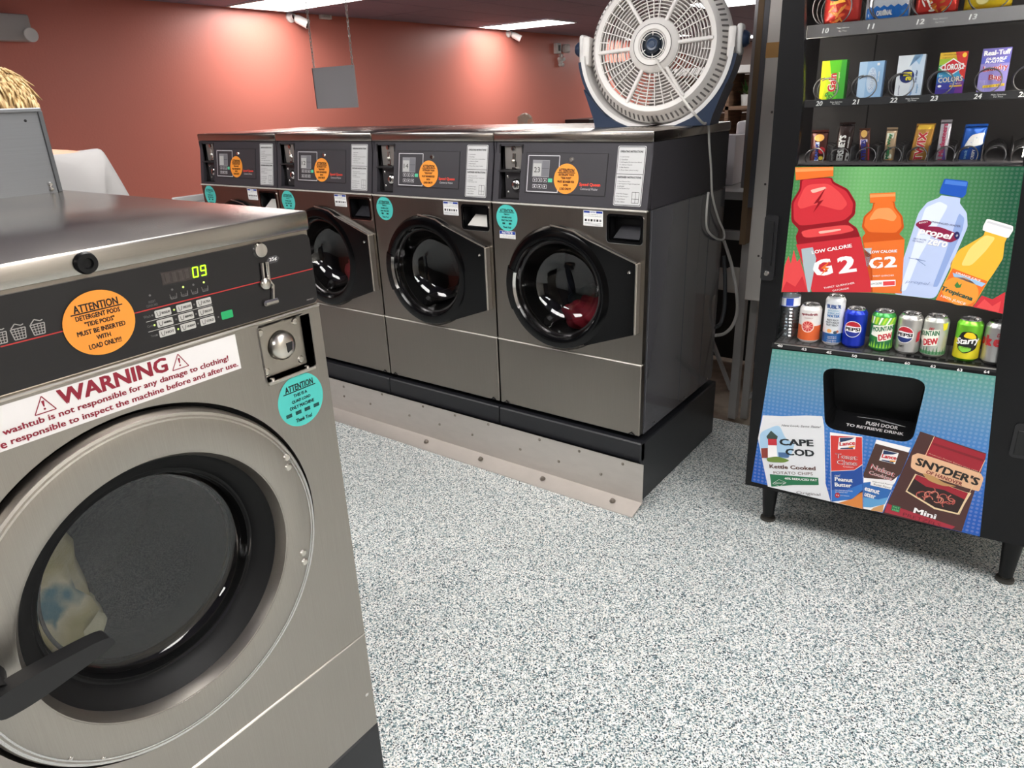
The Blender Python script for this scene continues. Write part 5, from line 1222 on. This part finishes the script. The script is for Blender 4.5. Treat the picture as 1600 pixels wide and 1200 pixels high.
# cradle
def arcp(R, a0, a1, n=40, y=0): return [(R * cos(radians(a0 + (a1 - a0) * i / n)), y, FC.z + R * sin(radians(a0 + (a1 - a0) * i / n))) for i in range(n + 1)]
RO = RG + .048
cr1 = MB()
sec = []
def ribbon(mb, R0, R1, y0, y1, a0, a1, n=44, zc=None):
    pr = [];  rings = []
    for i in range(n + 1):
        a = radians(a0 + (a1 - a0) * i / n); c_, s_ = cos(a), sin(a)
        rings.append([mb.bm.verts.new((R * c_, y, FC.z + max(R * s_, -.2635))) for R, y in ((R0, y0), (R1, y0), (R1, y1), (R0, y1))])
    for i in range(n):
        for j in range(4): mb.bm.faces.new((rings[i][j], rings[i][(j + 1) % 4], rings[i + 1][(j + 1) % 4], rings[i + 1][j]))
    mb.bm.faces.new(rings[0]); mb.bm.faces.new(rings[-1][::-1])
ribbon(cr1, RG + .050, RG + .064, -.062, .055, 183, 357)
cr1.build('cradle_strip', FWH, fan, True)
cr2 = MB(); ribbon(cr2, RG + .062, RG + .076, -.058, .06, 187, 353)
cr2.build('cradle', NAVYF, fan, True)
for s in (-1, 1):
    ft = MB().prism([(s * .085, .0), (s * .215, .0), (s * .222, .03), (s * .245, .092), (s * .262, .135), (s * .230, .100), (s * .17, .036), (s * .12, .014)], -.075, .085).build('foot', NAVYF, fan)
    MB().box(s * (RG + .072) - .011, s * (RG + .072) + .011, -.03, .03, .225, .325, .010, 3).build('pivot_arm', FWH, fan, True)
    MB().lathe([(.0, .022 * s), (.018, .020 * s), (.026, .010 * s), (.028, 0)], (s * (RG + .083), 0, FC.z + .012), 'x', 24).build('tilt_knob', NAVYF, fan, True)
    MB().box(s * (RG + .050) - .014, s * (RG + .050) + .014, -.045, .045, -.05, .05, .008, 2, M=TILT).build('side_boss', FW, fan, True)
# fan cord, hanging over the lid and down the side of the washer
cp = [TILT @ Vector((.026, -.085, -.052)), TILT @ Vector((.034, -.105, -.07))]
pts = [FM @ p for p in cp]
p0 = Vector((0, 0, 0))
W0 = Matrix.Identity(4)
a = at(W0, 1075, 165, .22); b3 = at(W0, 1100, 192, .30)
pts += [Vector((a.x, a.y, a.z)), Vector((b3.x - .005, .30, max(b3.z, 1.385)))]
XF = Matrix.Rotation(-pi / 2, 4, 'Z')
def onx(u, v, x):
    d = CAM_R @ Vector(((u - 800) / CAM_F, -(v - 600) / CAM_F, -1)); return CAM_LOC + d * ((x - CAM_LOC.x) / d.x)
pts += [Vector((.012, .455, 1.377)), onx(1108, 222, .022), onx(1111, 262, .016), onx(1113, 305, .014), onx(1122, 340, .014), onx(1131, 362, .014), onx(1130, 374, .016), onx(1118, 372, .014), onx(1105, 358, .012), onx(1104, 330, .012), onx(1107, 300, .012)]
def smooth_path(p, n=6):
    out = []
    for i in range(len(p) - 1):
        a_, b_, c_, d_ = p[max(i - 1, 0)], p[i], p[i + 1], p[min(i + 2, len(p) - 1)]
        for k in range(n):
            t = k / n
            out.append(.5 * ((2 * b_) + (-a_ + c_) * t + (2 * a_ - 5 * b_ + 4 * c_ - d_) * t * t + (-a_ + 3 * b_ - 3 * c_ + d_) * t ** 3))
    out.append(p[-1]); return out
fi = FM.inverted()
MB().tube([fi @ p for p in smooth_path(pts)], .0045, 8).build('power_cord', mat('#d9d5d0', .5), fan, True)

# ================================================================== opening beside the vending machine
PWOOD = mat('#cfc9c3', .5)
jm = empty('door_jamb', (.06, .86, 0), 'chipped white painted post with a brown wooden edge beside the vending machine', 'door post')
MB().box(.010, .095, 0, .03, .62, CEIL, .003).build('white_board', PWOOD, jm)
MB().box(-.012, .010, .002, .05, 1.02, CEIL, .001).build('grey_strip', mat('#57575b', .5, .4), jm)
MB().box(-.038, -.012, .01, .07, .86, CEIL, .001).build('brown_edge', mat('#6b563f', .7), jm)
MB().box(-.052, -.038, .012, .06, 1.10, CEIL, .001).build('metal_edge', mat('#8f8d8f', .35, .8), jm)
MB().box(.010, .095, -.002, .0, 1.60, 1.655).build('wood_patch', mat('#b98d54', .7), jm)
for z in (1.40, 1.12, .82): MB().lathe([(0, -.003), (.005, 0)], (.055, 0, z), 'y', 10).build('screw', mat('#55504c', .5, .5), jm, True)
# steel strut table behind
GRY = mat('#a5a29f', .5, .3)
sf = empty('strut_table', (-.02, .93, 0), 'grey steel strut workbench frame seen through the gap beside the washers', 'workbench')
MB().box(.035, .073, .0, .04, 0, 1.04, .002).build('leg', GRY, sf)
MB().box(.086, .120, .03, .06, 0, .80, .002).build('leg', GRY, sf)
MB().box(-.70, -.66, .0, .04, 0, 1.04, .002).build('leg', GRY, sf); MB().box(-.70, -.66, .76, .80, 0, 1.04, .002).build('leg', GRY, sf); MB().box(.04, .08, .76, .80, 0, 1.04, .002).build('leg', GRY, sf)
MB().box(-.70, .07, .0, .035, .865, .905, .002).build('rail', GRY, sf)
MB().box(-.70, .10, .0, .80, 1.04, 1.075, .002).build('worktop', mat('#8d8a88', .5), sf)
MB().tube([(-.16, .02, .55), (.03, .03, .14)], .012, 6).build('brace', GRY, sf)
MB().tube([(.10, .05, .10), (.30, .04, .26)], .016, 6).build('brace', GRY, sf)
MB().box(-.70, .08, .775, .79, 0.02, 1.03).build('back_panel', mat('#1c1b1c', .7), sf)
PVC = mat('#d6d2ca', .4)
pp = empty('drain_pipe', (-.3, 1.03, .66), 'thick white plastic drain pipe running behind the strut frame', 'pipe')
MB().tube([(-.2, 0, 0), (.0, 0, .0), (.3, .0, .0), (.52, 0, -.01)], .052, 20).build('pipe', PVC, pp, True)
MB().lathe([(.058, -.03), (.060, -.02), (.060, .02), (.058, .03)], (.26, 0, 0), 'x', 24).build('coupling', PVC, pp, True)
MB().tube([(.47, 0, .0), (.47, 0, .14)], .022, 12).build('riser', PVC, pp, True)
def hose(label, pix, y, r, m, mb_=None):
    P_ = [at(W0, u, v, yy) for (u, v), yy in zip(pix, y)]
    if mb_ is not None: P_ += [P_[-1] + Vector((.03, 0, -.2)), Vector((P_[-1].x + .05, P_[-1].y, .003))]
    e = empty('hose', (0.0, P_[0].y, 0), label, 'hose')
    MB().tube([p - Vector((0.0, P_[0].y, 0)) for p in smooth_path(P_)], r, 8).build('tube', m, e, True)
hose('pale grey hose looping down beside the right end washer', [(1131, 376), (1142, 410), (1150, 450), (1152, 485), (1145, 508), (1132, 521), (1118, 524)], [.80, .80, .80, .80, .80, .77, .714], .0075, mat('#b3b0ac', .5))
hose('dark grey hose hanging behind the pale hose', [(1131, 400), (1133, 440), (1132, 480), (1126, 505), (1116, 512)], [.80, .80, .80, .78, .714], .009, mat('#3d4044', .5))
hose('thin black cable running behind the white post', [(1170, 470), (1178, 500), (1186, 512)], [1.0, 1.0, 1.0], .004, BLACK, 0.0)
# things on the workbench
wb = empty('router_box', M=Matrix.Translation((-.20, 1.15, 1.0755)), label='white upright appliance box on the strut workbench', cat='appliance')
MB().box(-.05, .075, 0, .13, 0, .22, .006, 2).build('case', mat('#d9d6da', .45), wb, True)
P = Print(); P.text('A', (.012, .185), (.022, .185), .014, INK, 0, .03); P.rect(.0, .03, .045, .055, mat('#b3b0b4'), 0)
for k in range(4): P.line((.002, .034 + .005 * k), (.043, .034 + .005 * k), .001, mat('#77757a'), 1)
P.build('case_print', wb, flat(0))
dk = empty('side_table', (-.62, 2.35, 0), 'white topped office table behind the workbench', 'table')
MB().box(-.45, .65, -.3, .4, .98, 1.01, .003).build('top', WHITE, dk)
for x, y in ((-.42, -.27), (.60, -.27), (-.42, .36), (.60, .36)): MB().box(x, x + .04, y, y + .03, 0, .98).build('leg', mat('#3a383a', .5), dk)
prn = empty('printer', M=Matrix.Translation((-.47, 2.30, 1.0105)), label='white printer standing on the office table behind the washers', cat='printer')
MB().box(-.10, .32, 0, .35, 0, .17, .015, 3).build('body', mat('#dcd9de', .4), prn, True)
MB().box(-.08, .30, .03, .33, .17, .30, .02, 3).build('scanner_lid', mat('#e4e1e6', .4), prn, True)
MB().box(-.06, .28, -.03, .01, .05, .075, .004).build('paper_tray', mat('#6b686c', .5), prn)
SLAT = new_mat('walnut_slats'); nt, N, L, b = nodes(SLAT)
L.new(ramp(nt, noise(nt, texcoord(nt, (2, 2, 30)), 2.0, 4), [(.3, '#5a4334'), (.7, '#8a6c56')]), b.inputs['Base Color']); b.inputs['Roughness'].default_value = .6
sk = empty('wooden_shelf', (-1.3, 4.2, 0), 'brown wooden shelf unit with a white top behind the fan', 'shelf')
for x in (-.65, -.02, .62): MB().box(x, x + .03, 0, .35, 0, 1.62).build('upright', SLAT, sk)
for z in (.5, .95, 1.33): MB().box(-.65, .65, 0, .35, z, z + .03).build('shelf_board', SLAT, sk)
for k in range(10): MB().box(-.65, .65, .33, .35, .05 + .157 * k, .05 + .157 * k + .147, .002).build('back_plank', SLAT, sk)
MB().box(-.68, .68, -.02, .37, 1.62, 1.68, .004).build('top_board', WHITE, sk)
pt = empty('potted_plant', M=Matrix.Translation((-1.18, 4.34, 1.3605)), label='small green plant in a white pot on the wooden shelf', cat='plant')
MB().lathe([(0, 0), (.045, 0), (.055, .09), (.048, .09), (.045, .08), (0, .08)], (0, 0, 0), 'z', 20).build('pot', WHITE, pt, True)
rnd = random.Random(4)
for k in range(26):
    a = rnd.uniform(0, 6.28); el = rnd.uniform(.2, 1.3); l = rnd.uniform(.08, .15)
    d = Vector((cos(a) * cos(el), sin(a) * cos(el), sin(el)))
    mb = MB(); s = d.cross(Vector((0, 0, 1))).normalized() * .014; b0 = Vector((0, 0, .085))
    q4 = [b0, b0 + d * l * .5 + s, b0 + d * l, b0 + d * l * .5 - s]
    vs = [mb.bm.verts.new(p) for p in q4]; mb.bm.faces.new(vs); bmesh.ops.solidify(mb.bm, geom=mb.bm.faces[:], thickness=.001)
    mb.build('leaf', mat('#4f7a3c', .5) if k % 3 else mat('#7d9a5c', .5), pt)
# ================================================================== on the coral wall and ceiling
def wallcam(label, u, v):
    d = CAM_R @ Vector(((u - 800) / CAM_F, -(v - 600) / CAM_F, -1)); p = CAM_LOC + d * ((XW + .0 - CAM_LOC.x) / d.x)
    e = empty('security_camera', (XW, p.y, p.z), label, 'security camera', 'bullet cameras on the coral wall')
    MB().lathe([(.0, .0), (.055, 0), (.055, .02), (.03, .035), (.03, .075)], (0, -.02, .03), 'x', 20).build('mount', WHITE, e, True)
    D = Matrix.Translation((.07, .02, .01)) @ Matrix.Rotation(radians(35), 4, 'Z') @ Matrix.Rotation(radians(28), 4, 'Y')
    c = MB().lathe([(0, -.02), (.035, -.02), (.045, 0), (.047, .09), (.049, .125), (.043, .125)], (0, 0, 0), 'x', 24).build('barrel', WHITE, e, True, D)
    MB().lathe([(.043, .123), (.03, .119), (0, .117)], (0, 0, 0), 'x', 20).build('lens', BLACK_GLOSS, e, True, D)
wallcam('white bullet camera near the hanging grey sign', 456, 32)
wallcam('white bullet camera under the far ceiling panel', 795, 56)
def onwall(u, v): return onx(u, v, XW)
p = onwall(10, 44)
e = empty('emergency_light', (XW, p.y - .45, p.z - .1), 'grey emergency lamp fixture at the left edge of the coral wall', 'emergency light')
MB().box(0, .10, -.05, .60, .0, .20, .015, 2).build('housing', mat('#b9b6b4', .5), e, True)
MB().lathe([(0, 0), (.03, 0), (.055, .05), (.05, .055), (0, .045)], (.10, .56, .045), 'x', 18).build('lamp_head', WHITE, e, True)
p = onwall(869, 74)
e = empty('wall_sensor', (XW, p.y, p.z - .08), 'pair of white sensors on the far end of the coral wall', 'sensor')
MB().box(0, .07, -.09, .06, -.02, .14, .01).build('case', WHITE, e); MB().box(.07, .075, -.04, .02, .02, .11).build('window', BLACK, e)
MB().box(0, .10, .16, .30, .0, .13, .02, M=None).build('case', WHITE, e)
p = onwall(874, 95)
e = empty('wall_ornament', (XW, p.y, p.z), 'small white star shaped fixture under the wall sensors', 'fixture')
MB().lathe([(0, .06), (.035, .05), (.045, 0)], (0, 0, 0), 'x', 14).build('center', WHITE, e, True)
for k in range(5):
    a = 2 * pi * k / 5 + .3; MB().ball((.04, .075 * cos(a), .075 * sin(a)), (.03, .033, .033), 10, 7).build('lobe', WHITE, e, True)
p = onwall(506, 26)
e = empty('wall_box', (XW, p.y, p.z), 'tiny white box high on the coral wall between the sign chains', 'box')
MB().box(0, .05, -.08, .08, -.03, .03, .008).build('case', WHITE, e); MB().box(.05, .053, -.05, .05, -.012, .012, .001).build('face', mat('#cfcac6', .5), e)
p = onwall(905, 187)
e = empty('dark_counter', (XW, p.y - .4, 0), 'dark counter top at the far end of the coral wall', 'counter')
MB().box(.01, .5, -.1, 2.2, p.z - .06, p.z + .02, .005).build('top', mat('#1c1a1d', .4), e); MB().box(0.02, .45, 0, 2.1, 0, p.z - .06).build('body', mat('#3a3234', .6), e)
# hanging sign with two chains
SY = 1.0
SM = Matrix.Translation((0, SY, 0))
c = [at(W0, u, v, SY) for u, v in ((491, 103), (556, 104), (563, 167), (497, 170))]
sg = empty('hanging_sign', (c[3].x, SY, c[3].z), 'blank grey square sign hanging on two chains above the washers', 'sign')
wd_, ht_ = c[1].x - c[0].x, (c[0].z + c[1].z) / 2 - (c[2].z + c[3].z) / 2
MB().box(0, wd_, -.004, .004, 0, ht_, .001).build('board', mat('#b2b3b6', .5), sg)
MB().box(-.004, 0, -.006, .006, 0, ht_).build('edge', mat('#55565a', .5, .5), sg)
lk_ = None
for sx_ in (.012, wd_ - .012):
    MB().lathe([(.006, -.001), (.006, .001)], (sx_, -.005, ht_ - .012), 'y', 10).build('eyelet', CHROME, sg)
    z = ht_ - .008; k = 0
    while c[3].z + z < CEIL:
        if lk_ is None:
            lk_ = MB().tube([(.0065 * cos(2 * pi * i / 12), 0, .013 * sin(2 * pi * i / 12)) for i in range(12)], .0021, 5, True).build('chain_link', mat('#b9b4b0', .35, .9), sg, 'all'); o = lk_
        else: o = lk_.copy(); COL.objects.link(o)
        o.location = (sx_, 0, z + .010); o.rotation_euler = (0, 0, (pi / 2) * (k % 2) + .3); z += .0195; k += 1
# ================================================================== people
SKIN = mat('#c99a80', .55); SHIRT = mat('#9f9c9b', .85); HAIRM = new_mat('blond_hair'); nt, N, L, b = nodes(HAIRM)
L.new(ramp(nt, noise(nt, texcoord(nt, (40, 40, 6)), 3.0, 4), [(.3, '#8a6a42'), (.5, '#c0a06e'), (.7, '#e0c99a')]), b.inputs['Base Color']); b.inputs['Roughness'].default_value = .5
def skin_body(name, J, E, m, parent, sub=2):
    """continuous limb-and-trunk surface grown over a skeleton: J joints name -> (pos, radius), E bones"""
    ks = list(J); me = bpy.data.meshes.new(name)
    me.from_pydata([J[k][0] for k in ks], [(ks.index(a), ks.index(b_)) for a, b_ in E], [])
    o = link(name, me, parent); me.materials.append(m)
    md = o.modifiers.new('skin', 'SKIN'); md.use_smooth_shade = True
    if not me.skin_vertices: me.attributes
    sv = me.skin_vertices[0].data if me.skin_vertices else None
    if sv is not None:
        for i, k in enumerate(ks):
            r = J[k][1]; sv[i].radius = r if isinstance(r, tuple) else (r, r); sv[i].use_root = (i == 0)
    sd = o.modifiers.new('sub', 'SUBSURF'); sd.levels = sub; sd.render_levels = sub
    return o
def person(label, M, seated, hairm, shirtm, pantm, reach=None, hair_style='crop', bow=0.0):
    e = empty('person', M=M, label=label, cat='person')
    ph = .48 if seated else .88            # pelvis height; the figure faces local -y
    t = ph
    J = {'pelvis': ((0, 0, t), (.15, .11)), 'waist': ((0, 0, t + .15), (.135, .10)), 'chest': ((0, .01, t + .36), (.165, .115)), 'neckb': ((0, .01, t + .50), (.075, .07)), 'neck': ((0, -bow * .4, t + .57 - bow * .45), (.055, .055)), 'skull': ((0, -.01 - bow * .7, t + .64 - bow), (.06, .07))}
    E = [('pelvis', 'waist'), ('waist', 'chest'), ('chest', 'neckb'), ('neckb', 'neck'), ('neck', 'skull')]
    HJ = {}
    for s, n in ((-1, 'l'), (1, 'r')):
        J['sh' + n] = ((s * .175, .01, t + .455), .062)
        if reach and n == reach[0]: el, wr = Vector(reach[1]), Vector(reach[2])
        elif seated: el, wr = Vector((s * .24, -.03, t + .20)), Vector((s * .14, -.24, t + .14))
        else: el, wr = Vector((s * .235, .02, t + .17)), Vector((s * .23, -.08, t - .06))
        J['el' + n] = (tuple(el), .043); J['wr' + n] = (tuple(wr), .028)
        J['hd' + n] = (tuple(wr + (wr - el).normalized() * .07), (.036, .02))
        E += [('chest', 'sh' + n), ('sh' + n, 'el' + n), ('el' + n, 'wr' + n), ('wr' + n, 'hd' + n)]
        HJ[n] = (wr, (wr - el).normalized())
        J['hip' + n] = ((s * .095, 0, t - .06), .088)
        kn = (s * .11, -.42, t - .02) if seated else (s * .10, -.01, .47)
        an = (s * .11, -.42, .09) if seated else (s * .10, .02, .085)
        J['kn' + n] = (kn, .058); J['an' + n] = (an, .040); J['toe' + n] = ((an[0], an[1] - .17, .035), .034)
        E += [('pelvis', 'hip' + n), ('hip' + n, 'kn' + n), ('kn' + n, 'an' + n), ('an' + n, 'toe' + n)]
    bd = skin_body('body', J, E, SKIN, e)
    for n in HJ:                           # five fingers on each hand
        wr, d = HJ[n]; side = d.cross(Vector((0, 0, 1))).normalized(); base = wr + d * .085
        for k, l in enumerate((.062, .070, .066, .052)):
            o_ = side * (-.024 + .016 * k); MB().tube([base + o_ - d * .02, base + o_ + d * l * .5 + Vector((0, 0, -.006)), base + o_ + d * l + Vector((0, 0, -.022))], [.009, .0085, .0065], 8).build('finger', SKIN, bd, True)
        MB().tube([wr + d * .03 + side * -.026, wr + d * .065 + side * -.052, wr + d * .09 + side * -.056], [.010, .0095, .007], 8).build('thumb', SKIN, bd, True)
    # head with face
    hz = t + .70 - bow; hy = -bow * .75; kids = len(bpy.data.objects)
    hd = MB().ball((0, -.01 + hy, hz), (.076, .094, .115), 28, 20)
    for v in hd.bm.verts:
        if v.co.z < hz - .02: f = (hz - .02 - v.co.z) / .1; v.co.x *= 1 - .28 * f; v.co.y -= .012 * f
    h_ = hd.build('head', SKIN, bd, 'all')
    MB().prism([(-.014, hz - .035), (.014, hz - .035), (.006, hz + .008), (-.006, hz + .008)], -.128 + hy, -.095 + hy).build('nose', SKIN, bd, True)
    for s in (-1, 1):
        MB().ball((s * .032, -.094 + hy, hz + .008), (.013, .009, .008), 10, 8).build('eye', WHITE, bd, True)
        MB().ball((s * .078, .004 + hy, hz - .005), (.012, .022, .032), 10, 8).build('ear', SKIN, bd, True)
    MB().ball((0, -.094 + hy, hz - .060), (.024, .008, .007), 10, 6).build('mouth', mat('#a45f56', .5), bd, True)
    # hair: cap plus locks
    hc = MB().ball((0, .006 + hy, hz + .022), (.086, .102, .108), 28, 18)
    for v in list(hc.bm.verts):
        if v.co.y < hy - .06 and v.co.z < hz + .055: v.co.y = max(v.co.y, hy - .06)
    hc.build('hair', hairm, e, 'all')
    rnd = random.Random(11)
    lk2 = MB()
    nlock = 520 if hair_style == 'crop' else 40
    for k in range(nlock):
        a = rnd.uniform(0, 2 * pi); el = rnd.uniform(-.35, 1.35)
        if sin(a) < -.2 and el < .5: el = .6 + rnd.random() * .7
        nrm = Vector((cos(a) * cos(el), sin(a) * cos(el), sin(el)))
        p0_ = Vector((0, .006 + hy, hz + .022)) + Vector((nrm.x * .085, nrm.y * .101, nrm.z * .107))
        tang = (Vector((0, .35, -1)) - nrm * nrm.dot(Vector((0, .35, -1)))).normalized() + Vector((rnd.uniform(-.25, .25), rnd.uniform(-.2, .2), rnd.uniform(-.1, .1)))
        l = rnd.uniform(.035, .055)
        lk2.tube([p0_ - nrm * .004, p0_ + nrm * .004 + tang * l * .45, p0_ - nrm * .006 + tang * l], [.0045, .004, .001], 5)
    lk2.build('hair_locks', hairm, e, 'all')
    # shirt and trousers follow the body
    SJ = {k: (J[k][0], tuple(x * 1.17 + .011 for x in (J[k][1] if isinstance(J[k][1], tuple) else (J[k][1],) * 2))) for k in ('pelvis', 'waist', 'chest', 'neckb', 'shl', 'shr')}
    SE = [('pelvis', 'waist'), ('waist', 'chest'), ('chest', 'neckb'), ('chest', 'shl'), ('chest', 'shr')]
    for n in 'lr':
        a_, b_ = Vector(J['sh' + n][0]), Vector(J['el' + n][0]); SJ['slv' + n] = (tuple(a_.lerp(b_, .85)), (.064, .064)); SE.append(('sh' + n, 'slv' + n))
    skin_body('shirt', SJ, SE, shirtm, e)
    TJ = {'pelvis': (J['pelvis'][0], (.158, .120))}; TE = []
    for n in 'lr':
        for k in ('hip', 'kn', 'an'): TJ[k + n] = (J[k + n][0], (J[k + n][1] * 1.18 + .008,) * 2)
        TE += [('pelvis', 'hip' + n), ('hip' + n, 'kn' + n), ('kn' + n, 'an' + n)]
    skin_body('trousers', TJ, TE, pantm, e)
    for n in 'lr':
        an = J['an' + n][0]; MB().box(an[0] - .045, an[0] + .045, an[1] - .22, an[1] + .06, 0, .075, .02, 3).build('shoe', mat('#2b2b2e', .6), e, True)
    return e
# person behind the big washer, back turned
hp_ = onx(14, 168, -1.16)
PM = Matrix.Translation((-1.16, hp_.y - .02, 0)) @ Matrix.Rotation(radians(-106), 4, 'Z')
person('blond person in a white shirt behind the large washer, back turned', PM, False, HAIRM, SHIRT, mat('#3a4254', .8), bow=.10)
hp2 = onx(821, 192, -4.6)
e = person('distant seated person, only the top of the head showing above the washer row', Matrix.Translation((-4.6, hp2.y, 0)) @ Matrix.Rotation(radians(100), 4, 'Z'), True, mat('#b9a594', .6), mat('#6b7077', .8), mat('#2d2f36', .8), hair_style='thin')
ch = empty('waiting_chair', M=Matrix.Translation((-4.6, hp2.y, 0)) @ Matrix.Rotation(radians(100), 4, 'Z'), label='plain dark chair under the distant seated person', cat='chair')
MB().box(-.22, .22, -.24, .22, .33, .365, .008).build('seat', BLACK, ch); MB().box(-.22, .22, .24, .27, .45, .80, .008).build('backrest', BLACK, ch)
for x, y in ((-.2, -.22), (.2, -.22), (-.2, .23), (.2, .23)): MB().tube([(x, y, 0), (x, y, .34 if y < 0 else .5)], .012, 8).build('leg', BLACK, ch)
# low white panel left of the row
tb = empty('low_partition', (-3.02, .033, 0), 'low white partition panel left of the washer row', 'partition')
MB().box(0, .02, 0, .75, .06, 1.0, .002).build('panel', WHITE_P, tb)
MB().box(-.004, .024, -.004, .754, .99, 1.027, .004).build('cap', WHITE_P, tb)
for y in (.05, .66): MB().box(-.06, .08, y, y + .04, 0, .06, .004).build('foot', GRY, tb)
